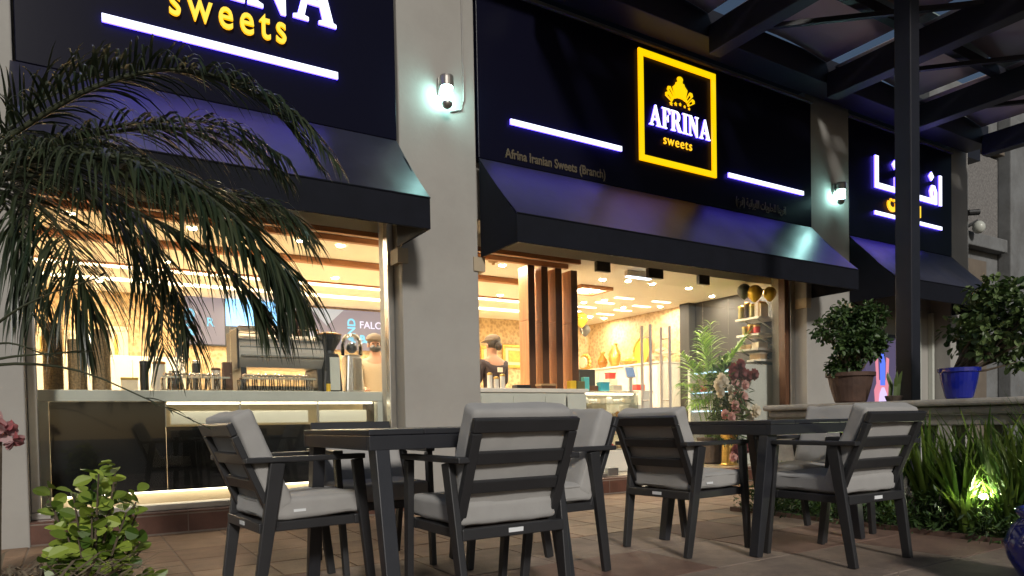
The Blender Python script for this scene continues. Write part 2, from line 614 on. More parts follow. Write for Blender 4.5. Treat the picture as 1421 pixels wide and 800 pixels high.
def curve_mesh(name, cu, x, y, z, mats, parent):
    tmp = bpy.data.objects.new("tmp_curve", cu)
    COL.objects.link(tmp)
    dg = bpy.context.evaluated_depsgraph_get()
    me = bpy.data.meshes.new_from_object(tmp.evaluated_get(dg))
    COL.objects.unlink(tmp)
    bpy.data.objects.remove(tmp)
    me.name = name
    o0 = Vector(parent.get("_o", (0, 0, 0))) if parent is not None else Vector((x, y, z))
    for v in me.vertices:
        a, b, c = v.co
        v.co = (a + x - o0.x, -c + y - o0.y, b + z - o0.z)
    me.update()
    me.materials.clear()
    for m in mats: me.materials.append(m)
    if len(mats) > 1:
        for p in me.polygons: p.material_index = 0 if p.normal.y < -.7 else 1
    o = bpy.data.objects.new(name, me)
    COL.objects.link(o)
    if parent is not None:
        o.parent = parent
        o["_o"] = tuple(o0)
    else:
        o.location = o0
    return o


def text(name, body, size, x, y, z, depth, mats, parent, offset=0., spacing=1., rot=0., sx=1.):
    cu = bpy.data.curves.new(name, 'FONT')
    cu.body = body
    cu.size = size
    cu.extrude = depth / 2
    cu.offset = offset
    cu.space_character = spacing
    cu.resolution_u = 4
    o = curve_mesh(name, cu, 0, 0, 0, mats, None)
    o0 = Vector(parent.get("_o", (0, 0, 0))) if parent is not None else Vector((0, 0, 0))
    cr, sr = math.cos(rot), math.sin(rot)
    for v in o.data.vertices:
        a, b, c = v.co
        a *= sx
        v.co = (a * cr - c * sr + x - o0.x, b + y - o0.y, a * sr + c * cr + z - o0.z)
    o.data.update()
    o.location = (0, 0, 0)
    if parent is not None:
        o.parent = parent
        o["_o"] = tuple(o0)
    return o


# ------------------------------------------------------------------ setting: ground, patio, step
g = MB()
g.box(-60, 80, -60, 80, -.30, -.06)
tag(g.build("ground", M["asphalt"]), kind="structure")
g = MB()
g.box(-1.6, 4.68, -2.0, 5.78, -.058, -.0045)
g.box(4.682, 12.4, 3.95, 5.78, -.058, -.0045)
patio = tag(g.build("patio", M["grout"]), kind="structure")


def tile_mesh(name, w, h, t, m):
    b = MB()
    b.box(0, w, 0, h, -t, 0)
    me = bpy.data.meshes.new(name)
    me.from_pydata(b.v, [], b.f)
    me.materials.append(m)
    bm = bmesh.new()
    bm.from_mesh(me)
    bmesh.ops.bevel(bm, geom=[e for e in bm.edges if all(v.co.z > -t / 2 for v in e.verts)], offset=.004, segments=1, affect='EDGES')
    bm.to_mesh(me)
    bm.free()
    return me


def put(name, me, loc, parent, rot=None):
    o = bpy.data.objects.new(name, me)
    COL.objects.link(o)
    o.parent = parent
    o0 = Vector(parent.get("_o", (0, 0, 0)))
    o.location = Vector(loc) - o0
    if rot: o.rotation_euler = rot
    return o


S4 = .40
small = [tile_mesh("paving_tile", S4 - .007, S4 - .007, .012, M[k]) for k in ("tan1", "tan2")]
S6 = .61
big = {k: tile_mesh("paving_tile", S6 - .006, S6 - .006, .012, M[k]) for k in ("grey1", "grey2", "red1", "red2")}
for i in range(-4, 31):
    for j in range(5):
        x, y = i * S4 + .11, 5.765 - (j + 1) * S4
        if x + S4 > (4.68 if y < 3.95 else 12.3) or x < -1.6: continue
        put("paving_tile", small[random.random() < .4], (x, y, random.uniform(-.0006, .0006)), patio)
for i in range(-2, 8):
    for j in range(9):
        x, y = i * S6 - .2, 3.762 - (j + 1) * S6
        if x + S6 > 4.70: continue
        if j == 0: k = "grey" if i not in (1, 6) else "red"
        elif j == 1: k = "red" if i not in (5,) else "grey"
        elif j == 2: k = "grey" if i not in (1, 2, 7) else "red"
        else: k = "grey" if (i + 2 * j) % 5 else "red"
        put("paving_tile", big[k + random.choice("12")], (x, y, random.uniform(-.0006, .0006)), patio)

# step up to the shop: body plus one tile after another on its face
st = MB()
st.box(-.55, 8.26, 5.762, 5.99, -.02, .157)
step = tag(st.build("step", M["grout"]), kind="structure")
ft = MB()
ft.box(0, .403, -.012, 0, 0, .128)
fm = bpy.data.meshes.new("step_tile")
fm.from_pydata(ft.v, [], ft.f)
fm.materials.append(M["tilebrown"])
tt = MB()
tt.box(0, .403, -.014, .205, 0, .010)
tm = bpy.data.meshes.new("step_tile")
tm.from_pydata(tt.v, [], tt.f)
tm.materials.append(M["tilebrown"])
for i in range(21):
    put("step_tile", fm, (-.53 + i * .41, 5.770, .012), step)
    put("step_tile", tm, (-.53 + i * .41, 5.770, .152), step)

# ------------------------------------------------------------------ the shop building
GY = 6.0                        # glass line
bld = thing("shop_building", "cream rendered shop building with black sign fascia and broad pillars", "building", (3, 6, 0))
pl = MB()
pl.box(-3.5, -.285, 5.75, 6.3, -.05, 5.0)
pl.build("pillar", M["plaster"], bld, bevel=.01)
pl = MB()
pl.box(2.475, 3.245, 5.75, 6.3, -.05, 5.0)
pl.build("pillar", M["plaster"], bld, bevel=.01)
pl = MB()
pl.box(8.16, 9.11, 5.75, 6.3, -.05, 5.0)
pl.build("pillar", M["plaster"], bld, bevel=.01)
pl = MB()
pl.box(11.80, 12.35, 5.75, 6.3, -.05, 5.0)
pl.build("pillar", M["plaster"], bld, bevel=.01)
for x0, x1 in ((-.285, 2.475), (3.245, 8.16), (9.11, 11.80)):
    w = MB()
    w.box(x0, x1, 5.86, 6.3, 2.72, 5.0)
    w.build("upper_wall", M["plaster"], bld)
w = MB()
w.box(9.11, 11.8, 6.05, 6.25, -.05, 2.72)
w.build("bay_wall", M["plaster"], bld)
for x in (2.43, 3.25, 8.13, 9.13):
    w = MB()
    w.box(x - .06 if x in (3.25, 9.13) else x, x + (.10 if x in (2.43, 8.13) else .06), 5.735, 5.90, 2.20, 2.33)
    w.build("lintel_end", M["reveal"], bld)
w = MB()
w.box(-3.5, 13, 5.86, 11, 5.0, 5.2)
w.build("roof", M["steel"], bld)
w = MB()
w.tube([(3.12, 5.742, 5.0), (3.12, 5.742, 3.75), (3.09, 5.742, 3.66), (2.98, 5.742, 3.62)], .008, 6)
w.build("lamp_cable", M["plaster"], bld)


# --- sign panels
def sign_panel(x0, x1, label):
    s = thing("sign_panel", label, "sign", ((x0 + x1) / 2, 5.75, 3.26), "black shop sign panels above the awnings")
    b = MB()
    b.box(x0, x1, 5.745, 5.858, 3.26, 4.86)
    b.build("panel", M["signblack"], s, bevel=.006)
    b = MB()
    b.box(x0 - .01, x1 + .01, 5.715, 5.80, 4.863, 4.89)
    b.build("trim_strip", M["trim"], s)
    return s


SF = 5.722                       # where the faces of the letters stand
A_ = [[(0, 0), (.34, 0), (.34, .05), (.25, .07), (.315, .27), (.60, .27), (.665, .07), (.57, .05), (.57, 0), (.97, 0), (.97, .05), (.90, .07), (.56, 1), (.46, 1), (.10, .07), (0, .05)],
      [(.34, .345), (.575, .345), (.455, .74)]]
F_ = [[(0, 0), (.40, 0), (.40, .05), (.31, .07), (.31, .46), (.43, .46), (.47, .34), (.52, .34), (.52, .68), (.47, .68), (.43, .55), (.31, .55), (.31, .93), (.50, .93), (.61, .74), (.67, .74), (.65, 1), (0, 1), (0, .95), (.10, .93), (.10, .07), (0, .05)]]
R_ = [[(0, 0), (.38, 0), (.38, .05), (.30, .07), (.30, .45), (.38, .45), (.62, 0), (.92, 0), (.92, .05), (.84, .07), (.60, .48), (.70, .54), (.75, .64), (.76, .74), (.74, .84), (.66, .94), (.52, 1), (0, 1), (0, .95), (.09, .93), (.09, .07), (0, .05)],
      [(.30, .54), (.40, .54), (.50, .58), (.54, .66), (.55, .74), (.53, .83), (.47, .90), (.38, .92), (.30, .92)]]
I_ = [[(0, 0), (.42, 0), (.42, .05), (.32, .07), (.32, .93), (.42, .95), (.42, 1), (0, 1), (0, .95), (.10, .93), (.10, .07), (0, .05)]]
N_ = [[(0, 0), (.32, 0), (.32, .05), (.215, .08), (.215, .72), (.70, -.02), (.80, -.02), (.80, .92), (.90, .95), (.90, 1), (.58, 1), (.58, .95), (.70, .92), (.70, .38), (.30, 1), (0, 1), (0, .95), (.12, .92), (.12, .08), (0, .05)]]
GL = [(A_, .97), (F_, .67), (R_, .92), (I_, .42), (N_, .90), (A_, .97)]


def afrina(x0, x1, z, h, depth, parent, y=SF):
    gap = .06
    tot = sum(w for _, w in GL) + gap * 5
    k = (x1 - x0) / tot
    x = x0
    for c, w in GL:
        shape("letter", c, x, y, z, k, h, depth, [M["signwhite"], M["signblue"]], parent)
        x += (w + gap) * k


def light_bar(x0, x1, z, h, s):
    b = MB()
    b.box(x0, x1, SF - .010, SF + .010, z - h / 2, z + h / 2)
    o = b.build("light_bar", [M["signwhite"], M["signblue"]], s)
    for p in o.data.polygons: p.material_index = 0 if p.normal.y < -.7 else 1


s1 = sign_panel(-.27, 2.452, "large black fascia panel at the left with big lit AFRINA letters and amber sweets lettering")
light_bar(.24, 1.928, 3.677, .055, s1)
# amber word, measured from the photograph: x-height about .19 m
text("lettering", "sweets", .335, .665, SF, 3.83, .022, [M["signgold"], M["signgoldedge"]], s1, offset=.003, spacing=1.32, sx=.715)
afrina(.06, 1.925, 4.06, .52, .022, s1)

s2 = sign_panel(3.27, 8.27, "widest black fascia panel over the glass entrance with the yellow framed crown emblem")
light_bar(3.612, 4.999, 3.655, .05, s2)
light_bar(6.652, 8.066, 3.662, .05, s2)
fx0, fx1, fz0, fz1, ft_ = 5.255, 6.445, 3.59, 4.785, .064
b = MB()
b.box(fx0, fx1, SF - .011, SF + .011, fz1 - ft_, fz1)
b.box(fx0, fx1, SF - .011, SF + .011, fz0, fz0 + ft_)
b.box(fx0, fx0 + ft_, SF - .011, SF + .011, fz0 + ft_, fz1 - ft_)
b.box(fx1 - ft_, fx1, SF - .011, SF + .011, fz0 + ft_, fz1 - ft_)
o = b.build("frame", [M["signyel"], M["signgoldedge"]], s2)
for p in o.data.polygons: p.material_index = 0 if p.normal.y < -.7 else 1
afrina(5.40, 6.35, 4.00, .225, .016, s2)
text("lettering", "sweets", .155, 5.605, SF, 3.83, .010, [M["signgold"], M["signgoldedge"]], s2, offset=-.001, spacing=1.12, sx=.95)
# crown emblem: centre body, four side leaves, small band of stars
cx, cz = 5.875, 4.335
crown = [[(-.078, .0), (-.04, .014), (0, .018), (.04, .014), (.078, .0), (.112, .125), (.07, .16), (.062, .185), (.04, .185), (.034, .205), (.044, .228), (.03, .25), (0, .258), (-.03, .25), (-.044, .228), (-.034, .205), (-.04, .185), (-.062, .185), (-.07, .16), (-.112, .125)]]
shape("crown", crown, cx, SF, cz + .03, 1, 1, .014, [M["signyel"], M["signgoldedge"]], s2)


def fan(a0, a1, r0, r1):
    pt = lambda a, r: (r * math.sin(R(a)), -.115 + r * math.cos(R(a)))
    am = (a0 + a1) / 2
    outer = [pt(a0, r0), pt(a0, r1 * .97), pt(am, r1 * 1.03), pt(a1, r1 * .97), pt(a1, r0)]
    inner = [pt(a0 + 3.2, r0 + .024), pt(a0 + 3.2, r1 * .90), pt(a1 - 3.2, r1 * .90), pt(a1 - 3.2, r0 + .024)]
    return [outer, inner]


for sg in (-1, 1):
    for a0, a1, r1 in ((33, 46, .285), (49, 62, .262)):
        c = fan(a0, a1, .145, r1)
        if sg < 0: c = [[(-p[0], p[1]) for p in reversed(k)] for k in c]
        shape("crown_leaf", c, cx, SF, cz + .03, 1, 1, .014, [M["signyel"], M["signgoldedge"]], s2)
for k in range(5):
    r = .026 if k == 0 else (.023, .02, .018, .017)[k - 1]
    c = [[((r if i % 2 == 0 else r * .45) * math.sin(i * math.pi / 5), (r if i % 2 == 0 else r * .45) * math.cos(i * math.pi / 5)) for i in range(10)]]
    dx = (k - 2) * .070
    shape("star", c, cx + dx, SF, cz - .040 + .020 * (1 - abs(k - 2) / 2), 1, 1, .01, [M["signyel"], M["signgoldedge"]], s2)
text("lettering", "Afrina Iranian Sweets (Branch)", .125, 3.56, 5.742, 3.315, .008, [M["dimgold"]], s2, offset=.003, sx=.80)


# joined Arabic presentation forms, laid out in visual order
AR = {'ا': ('\uFE8D', '\uFE8E', None, None), 'ف': ('\uFED1', '\uFED2', '\uFED3', '\uFED4'), 'ر': ('\uFEAD', '\uFEAE', None, None), 'ي': ('\uFEF1', '\uFEF2', '\uFEF3', '\uFEF4'),
      'ن': ('\uFEE5', '\uFEE6', '\uFEE7', '\uFEE8'), 'ل': ('\uFEDD', '\uFEDE', '\uFEDF', '\uFEE0'), 'ح': ('\uFEA1', '\uFEA2', '\uFEA3', '\uFEA4'), 'و': ('\uFEED', '\uFEEE', None, None),
      'ت': ('\uFE95', '\uFE96', '\uFE97', '\uFE98'), 'ة': ('\uFE93', '\uFE94', None, None), 'ع': ('\uFEC9', '\uFECA', '\uFECB', '\uFECC'), 'س': ('\uFEB1', '\uFEB2', '\uFEB3', '\uFEB4')}


def arabic(s):
    out = []
    for i, ch in enumerate(s):
        if ch not in AR:
            out.append({'(': ')', ')': '('}.get(ch, ch))
            continue
        f = AR[ch]
        pj = i > 0 and s[i - 1] in AR and AR[s[i - 1]][2] is not None
        nj = f[2] is not None and i + 1 < len(s) and s[i + 1] in AR
        out.append(f[3] if pj and nj else f[1] if pj else f[2] if nj else f[0])
    return ''.join(reversed(out))


text("lettering", arabic("افرينا للحلويات الايرانية (فرع)"), .135, 6.80, 5.742, 3.35, .008, [M["dimgold"]], s2, offset=.001, sx=.62)

s3 = sign_panel(9.10, 11.83, "narrower black fascia panel at the right with lit Arabic lettering behind the steel column")
light_bar(9.67, 11.477, 3.647, .05, s3)


def strokes(name, quads, mats, parent, depth=.03):
    for q in quads:
        shape(name, [q], 0, SF, 0, 1, 1, depth, mats, parent)


def rect(x0, x1, z0, z1): return [(x0, z0), (x1, z0), (x1, z1), (x0, z1)]


WB = [M["signwhite"], M["signblue"]]
# naa at the left of the column
shape("letter", [[(9.68, 4.0), (10.50, 4.0), (10.50, 4.075), (9.76, 4.075), (9.76, 4.45), (9.68, 4.45)]], 0, SF, 0, 1, 1, .022, WB, s3)
shape("letter", [rect(10.17, 10.24, 4.08, 4.22)], 0, SF, 0, 1, 1, .022, WB, s3)
shape("letter", [[(10.11, 4.40), (10.18, 4.33), (10.25, 4.40), (10.18, 4.47)]], 0, SF, 0, 1, 1, .022, WB, s3)
for dx in (0, .13): shape("letter", [[(10.30 + dx, 3.92), (10.35 + dx, 3.87), (10.40 + dx, 3.92), (10.35 + dx, 3.97)]], 0, SF, 0, 1, 1, .022, WB, s3)
shape("letter", [[(10.62, 3.86), (10.72, 3.86), (10.76, 4.09), (10.66, 4.09)]], 0, SF, 0, 1, 1, .022, WB, s3)
# alef and feh at the right of it
shape("letter", [rect(11.40, 11.47, 3.99, 4.45)], 0, SF, 0, 1, 1, .022, WB, s3)
shape("letter", [[(10.80, 3.99), (11.33, 3.99), (11.33, 4.18), (11.27, 4.27), (11.18, 4.27), (11.12, 4.18), (11.16, 4.065), (10.80, 4.065)], [(11.20, 4.11), (11.26, 4.11), (11.26, 4.17), (11.22, 4.20), (11.19, 4.17)]], 0, SF, 0, 1, 1, .022, WB, s3)
shape("letter", [[(11.10, 4.40), (11.17, 4.33), (11.24, 4.40), (11.17, 4.47)]], 0, SF, 0, 1, 1, .022, WB, s3)
GB = [M["signgold"], M["signgoldedge"]]
arc = [(10.12 + .13 * math.cos(t), 3.815 + .10 * math.sin(t)) for t in [R(a) for a in range(150, 391, 20)]]
arc += [(10.12 + .07 * math.cos(t), 3.825 + .045 * math.sin(t)) for t in [R(a) for a in range(390, 149, -20)]]
shape("letter", [arc], 0, SF, 0, 1, 1, .02, GB, s3)
for dx in (-.05, .05): shape("letter", [rect(10.10 + dx * .8, 10.14 + dx * .8, 3.865, 3.90)], 0, SF, 0, 1, 1, .02, GB, s3)
shape("letter", [rect(10.79, 10.87, 3.73, 3.90)], 0, SF, 0, 1, 1, .02, GB, s3)
shape("letter", [rect(10.30, 10.78, 3.73, 3.78)], 0, SF, 0, 1, 1, .02, GB, s3)


# --- awnings
def awning(x0, x1, label):
    a = thing("awning", label, "awning", ((x0 + x1) / 2, 5.75, 3.26), "dark sloped awnings under the sign panels")
    zt, zf, zb, yf = 3.255, 2.585, 2.335, 5.1
    n = 24
    b = MB()
    top, bot = [], []
    for i in range(n + 1):
        x = lerp(x0, x1, i / n)
        for j in range(7):
            t = j / 6
            sag = -.020 * math.sin(t * math.pi) * (1 + .45 * math.sin(i * .9 + x0) + .3 * math.sin(i * 2.3 + x0 * 3))
            top.append((x, lerp(5.745, yf, t), lerp(zt, zf, t) + sag))
    bot = [(p[0], p[1] + .012, p[2] - .012) for p in top]
    fs = []
    N = len(top)
    for i in range(n):
        for j in range(6):
            q = i * 7 + j
            fs.append((q, q + 1, q + 8, q + 7))
            fs.append((N + q, N + q + 7, N + q + 8, N + q + 1))
    b.add(top + bot, fs)
    b.build("canopy", M["awning"], a, smooth=True)
    b = MB()
    b.tube([(x0, yf - .002, zf - .004), (x1, yf - .002, zf - .004)], .007, 6)
    b.build("welt", M["valance"], a)
    b = MB()
    b.box(x0, x1, yf, yf + .02, zb, zf)
    b.build("valance", M["valance"], a, bevel=.004)
    for x in (x0, x1 - .02):
        b = MB()
        b.add([(x, 5.742, zt - .012), (x, yf + .022, zf - .012), (x, yf + .022, zb), (x, 5.742, zb), (x + .02, 5.742, zt - .012), (x + .02, yf + .022, zf - .012), (x + .02, yf + .022, zb), (x + .02, 5.742, zb)],
              [(0, 3, 2, 1), (4, 5, 6, 7), (0, 1, 5, 4), (1, 2, 6, 5), (2, 3, 7, 6), (3, 0, 4, 7)])
        b.build("side_panel", M["valance"], a)
    b = MB()
    b.tube([(x0 + .02, yf + .04, zb + .02), (x1 - .02, yf + .04, zb + .02)], .014, 6)
    b.build("front_bar", M["steel"], a)
    return a


awning(-.30, 2.45, "dark awning over the left shop window, partly behind the palm fronds")
awning(3.27, 8.27, "longest dark awning, over the glass entrance and the timber fins")
awning(9.10, 11.83, "dark awning at the right whose front catches blue light")


# --- wall lamps
def sconce(x, z, label):
    s = thing("wall_lamp", label, "wall lamp", (x, 5.75, z), "cool white wall lamps on the pillars")
    b = MB()
    b.box(x - .045, x + .045, 5.715, 5.748, z - .02, z + .13)
    b.tube([(x, 5.72, z + .09), (x, 5.655, z + .09)], .014, 8)
    b.build("bracket", M["trim"], s, bevel=.004)
    b = MB()
    b.lathe([(.02, .125), (.058, .118), (.062, .10), (.062, .022), (.05, .02)], (x, 5.645, z), 20)
    b.build("hood", M["trim"], s, smooth=False)
    b = MB()
    b.lathe([(.02, .019), (.050, .018), (.050, -.085), (.03, -.092)], (x, 5.645, z), 20)
    b.build("lamp_glass", M["bulb"], s, smooth=True)
    b = MB()
    b.ball((x, 5.645, z - .125), .048, .048, .042)
    b.build("finial", M["trim"], s, smooth=True)


sconce(2.90, 3.76, "lit cool white wall lamp on the broad pillar between the two nearer awnings")
sconce(8.76, 3.77, "lit cool white wall lamp on the far pillar, right of the yellow framed sign")

# ------------------------------------------------------------------ shop fronts (glass)
win = thing("shop_window", "wide left shop window in a bright metal frame showing the coffee counter", "window", (1.1, GY, .16))
b = MB()
b.box(-.285, -.225, 5.94, 6.04, .21, 2.72)
b.build("frame", M["steelb"], win, bevel=.005)
b = MB()
b.box(2.415, 2.473, 5.94, 6.04, .21, 2.72)
b.build("frame", M["steelb"], win, bevel=.005)
b = MB()
b.box(-.285, 2.473, 5.90, 6.06, .163, .208)
b.build("sill", M["steelb"], win, bevel=.004)
for x0, x1 in ((-.223, 1.075), (1.079, 2.413)):
    b = MB()
    b.box(x0, x1, 5.995, 6.005, .21, 2.72)
    b.build("pane", M["glass"], win)

ent = thing("glass_entrance", "frameless glass shopfront with double doors beside the timber fins", "shopfront", (5.7, GY, .16))
for x0, x1 in ((3.25, 4.935), (6.505, 6.945), (6.949, 7.975)):
    b = MB()
    b.box(x0, x1, 5.995, 6.005, .165, 2.72)
    b.build("pane", M["doorglass"], ent)
b = MB()
b.box(4.94, 6.5, 5.995, 6.005, 2.462, 2.72)
b.build("pane", M["doorglass"], ent)
for k, (x0, x1) in enumerate(((4.945, 5.714), (5.720, 6.495))):
    b = MB()
    b.box(x0, x1, 5.994, 6.006, .175, 2.458)
    d = b.build("door", M["doorglass"], ent)
    hx = (5.565, 5.865)[k]
    for yy in (5.93, 6.07):
        b = MB()
        b.tube([(hx, yy, .86), (hx, yy, 1.86)], .017, 10)
        for z in (1.0, 1.72): b.tube([(hx, yy, z), (hx, 6.0 + (-.006 if yy < 6 else .006), z)], .009, 8)
        b.build("handle", M["handle"], d, smooth=False)
    b = MB()
    b.box(x0 + .01, x0 + .16, 5.972, 6.028, .168, .255)
    b.build("floor_hinge", M["steelb"], d, bevel=.004)
for x0, x1 in ((4.85, 5.04), (5.60, 5.83), (6.42, 6.60)):
    b = MB()
    b.box(x0, x1, 5.975, 6.025, 2.405, 2.515)
    b.build("patch_fitting", M["patch"], ent, bevel=.005)
b = MB()
b.box(7.98, 8.06, 5.95, 6.05, .165, 2.72)
b.build("frame", M["wooddark"], ent, bevel=.005)
b = MB()
b.box(8.065, 8.158, 5.93, 6.04, .165, 2.72)
b.build("frame", M["steelb"], ent, bevel=.005)
b = MB()
b.box(3.247, 4.93, 5.96, 6.04, .163, .195)
b.build("sill", M["steelb"], ent)

# ------------------------------------------------------------------ interior shell
b = MB()
b.box(-1.3, 8.36, 6.06, 10.7, .02, .155)
tag(b.build("floor", M["floor"]), kind="structure")
b = MB()
b.box(-1.3, 8.36, 10.6, 10.7, .157, 2.7)
tag(b.build("back_wall", M["wallpaper"]), kind="structure")
b = MB()
b.box(8.36, 8.46, 6.302, 10.7, .02, 2.95)
rw = tag(b.build("right_wall", M["wallpaper"]), kind="structure")
b = MB()
b.box(8.335, 8.358, 6.31, 7.85, .16, 2.598)
b.build("wall_panel", M["greywall"], rw)
b = MB()
b.box(8.20, 8.358, 7.86, 8.06, .16, 2.598)
b.build("wall_post", M["greywall"], rw)
b = MB()
b.box(-1.4, -1.3, 6.302, 10.7, .02, 2.95)
tag(b.build("left_wall", M["wallpaper"]), kind="structure")
b = MB()
b.box(-1.3, 8.36, 6.31, 10.7, 2.72, 2.80)
# lowered ceiling fields between the cove slots
slots = [(7.62, 7.80, -1.3, 5.1), (8.83, 9.05, -1.3, 5.9), (9.62, 9.84, -1.3, 6.3)]
ys = [6.31] + [v for s_ in slots for v in s_[:2]] + [10.598]
for i in range(0, len(ys), 2): b.box(-1.3, 8.355, ys[i], ys[i + 1], 2.60, 2.718)
for y0, y1, x0, x1 in slots: b.box(x1, 8.355, y0 + .001, y1 - .001, 2.602, 2.717)
ceil = tag(b.build("ceiling", M["ceiling"]), kind="structure")
for y0, y1, x0, x1 in slots:
    b = MB()
    b.box(x0, x1 - .02, y0 + .07, y1 - .03, 2.700, 2.716)
    b.build("cove_strip", M["led"], ceil)
for y0, y1, z0, x1 in ((6.32, 6.36, 2.55, 4.9), (6.56, 6.62, 2.545, 4.9), (7.52, 7.605, 2.535, 5.2), (8.76, 8.825, 2.585, 5.9)):
    b = MB()
    b.box(-1.29, x1, y0, y1, z0, 2.599)
    b.build("ceiling_beam", M["woodx"], ceil, bevel=.004)
# small square coffer with a lit edge, and thin slot lights
b = MB()
for x0, x1, y0, y1 in ((5.75, 6.30, 7.42, 7.48), (5.75, 6.30, 7.84, 7.90), (5.75, 5.81, 7.48, 7.84), (6.24, 6.30, 7.48, 7.84)): b.box(x0, x1, y0, y1, 2.555, 2.598)
b.build("coffer_frame", M["woodx"], ceil)
b = MB()
b.box(5.83, 6.22, 7.50, 7.82, 2.585, 2.596)
b.build("coffer_light", M["led"], ceil)
for x, y in ((7.0, 8.0), (7.0, 8.45), (7.0, 8.9), (7.0, 9.3), (7.75, 8.0), (7.75, 8.45), (7.75, 8.9), (7.75, 9.35), (6.25, 8.45), (6.25, 9.2)):
    b = MB()
    b.box(x - .17, x + .17, y - .03, y + .03, 2.590, 2.5985)
    b.build("slot_light", M["slot"], ceil)

DL = [(2.32, 6.94, "above the espresso machine"), (2.76, 8.49, "over the aisle behind the espresso machine"), (1.91, 6.94, "above the middle of the coffee counter"), (.95, 6.94, "left of the middle of the coffee counter"),
      (.0, 6.94, "above the tall bean cylinders"), (1.9, 8.43, "over the aisle behind the coffee counter"), (.9, 8.45, "over the aisle near the left shop wall"), (4.24, 6.95, "left of the timber fins"), (3.3, 6.95, "behind the broad pillar"),
      (5.82, 7.07, "just behind the left glass door"), (6.18, 6.99, "behind the middle of the left glass door"), (6.61, 6.99, "behind the right glass door"), (7.3, 6.99, "added above the areca palm"), (8.09, 7.29, "beside the dark grey wall"),  # the lamp over the areca palm is added, no fitting known there
      (8.1, 6.72, "nearest the wall shelves"), (6.85, 8.28, "over the pastry counter"), (7.57, 8.68, "in front of the white wall cabinet"), (8.06, 8.34, "above the end of the white wall cabinet"), (6.68, 8.57, "deep in the shop near the balloons"),
      (8.05, 9.75, "in the far right ceiling corner"), (7.7, 9.71, "near the far right ceiling corner"), (5.2, 8.6, "behind the timber fins"), (4.2, 9.4, "near the menu screen"), (2.0, 9.9, "above the blue screen"), (.3, 9.9, "above the framed pictures")]
b = MB()
b.lathe([(.044, 2.5985), (.044, 2.592), (.031, 2.590)], (0, 0, 0), 14, caps=False)
rim = bpy.data.meshes.new("rim")
rim.from_pydata([(p[0], p[1], p[2] - 2.6) for p in b.v], [], b.f)
rim.materials.append(M["ceiling"])
b = MB()
b.lathe([(.0305, 2.5925), (.0305, 2.5915)], (0, 0, 0), 14)
lamp = bpy.data.meshes.new("lamp")
lamp.from_pydata([(p[0], p[1], p[2] - 2.6) for p in b.v], [], b.f)
lamp.materials.append(M["down"])
for x, y, w_ in DL:
    t = thing("downlight", "small round recessed ceiling lamp " + w_, "ceiling light", (x, y, 2.6), "recessed downlights in the shop ceiling")
    put("rim", rim, (x, y, 2.6), t)
    put("lamp", lamp, (x, y, 2.6), t)

t = thing("emergency_light", "thin lit emergency light bar hanging above the glass doors inside", "emergency light", (5.9, 6.5, 2.5))
b = MB()
b.box(5.72, 6.12, 6.47, 6.53, 2.53, 2.598)
b.build("housing", M["white"], t, bevel=.006)
b = MB()
b.box(5.73, 6.11, 6.475, 6.525, 2.515, 2.528)
b.build("diffuser", M["exitw"], t)
t = thing("smoke_detector", "small round smoke detector on the ceiling left of the timber fins", "smoke detector", (4.0, 6.75, 2.6))
b = MB()
b.lathe([(.06, 2.598), (.055, 2.57), (.02, 2.565), (.018, 2.54)], (4.0, 6.75, 0), 16)
b.build("body", M["tanbox"], t, smooth=True)

# timber fins standing on the front counter, turned along the ceiling
fins = thing("timber_screen", "screen of four tall orange brown timber fins rising from the counter", "screen", (4.7, 6.7, 1.15))
for x in (4.36, 4.545, 4.74, 4.965):
    f_ = MB()
    f_.box(x, x + .085, 6.605, 6.80, 1.152, 1.93)
    f_.cur = 0
    f1 = f_.build("fin", [M["wood"]], fins, bevel=.004)
    f_ = MB()
    f_.box(x, x + .085, 6.605, 6.80, 1.934, 2.545)
    f_.build("fin_joint", M["wood"], f1, bevel=.004)
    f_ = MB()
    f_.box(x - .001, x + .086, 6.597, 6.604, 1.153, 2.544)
    f_.build("fin_shade", M["wooddark"], f1)  # shaded front of the fin, painted as a dark face

# ------------------------------------------------------------------ coffee counter in the left window
cnt = thing("coffee_counter", "long white framed coffee counter with black glossy front in the left window", "counter", (1.1, 6.4, .16))
b = MB()
b.box(-.245, 2.50, 6.30, 7.0, 1.005, 1.095)
b.build("worktop", M["whitecool"], cnt, bevel=.006)
b = MB()
b.box(-.245, -.172, 6.30, 6.40, .157, 1.003)
b.build("side_post", M["whitecool"], cnt, bevel=.005)
b = MB()
b.box(2.43, 2.50, 6.30, 6.40, .157, 1.003)
b.build("side_post", M["whitecool"], cnt, bevel=.005)
b = MB()
b.box(-.170, .62, 6.335, 6.39, .28, 1.003)
b.build("front_panel", M["black"], cnt)
b = MB()
b.box(.624, 2.428, 6.335, 6.39, .28, .80)
b.build("front_panel", M["black"], cnt)
for x0, x1 in ((.63, 1.19), (1.21, 1.86), (1.88, 2.42)):
    b = MB()
    b.box(x0, x1, 6.345, 6.352, .805, 1.0)
    b.build("display_glass", M["caseglass"], cnt)
    b = MB()
    b.box(x0 - .012, x0 - .001, 6.34, 6.39, .803, 1.003)
    b.build("display_post", M["steelb"], cnt)
    b = MB()
    b.box(x0 + .04, x1 - .04, 6.46, 6.49, .815, .93)
    b.build("display_tray", M["white"], cnt, bevel=.01)
b = MB()
b.box(.624, 2.428, 6.70, 6.74, .28, 1.0)
b.box(.624, 2.428, 6.391, 6.70, .78, .80)
b.build("display_back", M["cream"], cnt)
b = MB()
b.box(.64, 2.41, 6.39, 6.41, .985, 1.0)
b.build("display_light", M["slot"], cnt)
b = MB()
b.box(-.24, 2.49, 6.45, 6.98, .157, .28)
b.build("plinth", M["cream"], cnt)
b = MB()
b.box(-.16, 2.42, 6.40, 6.43, .262, .279)
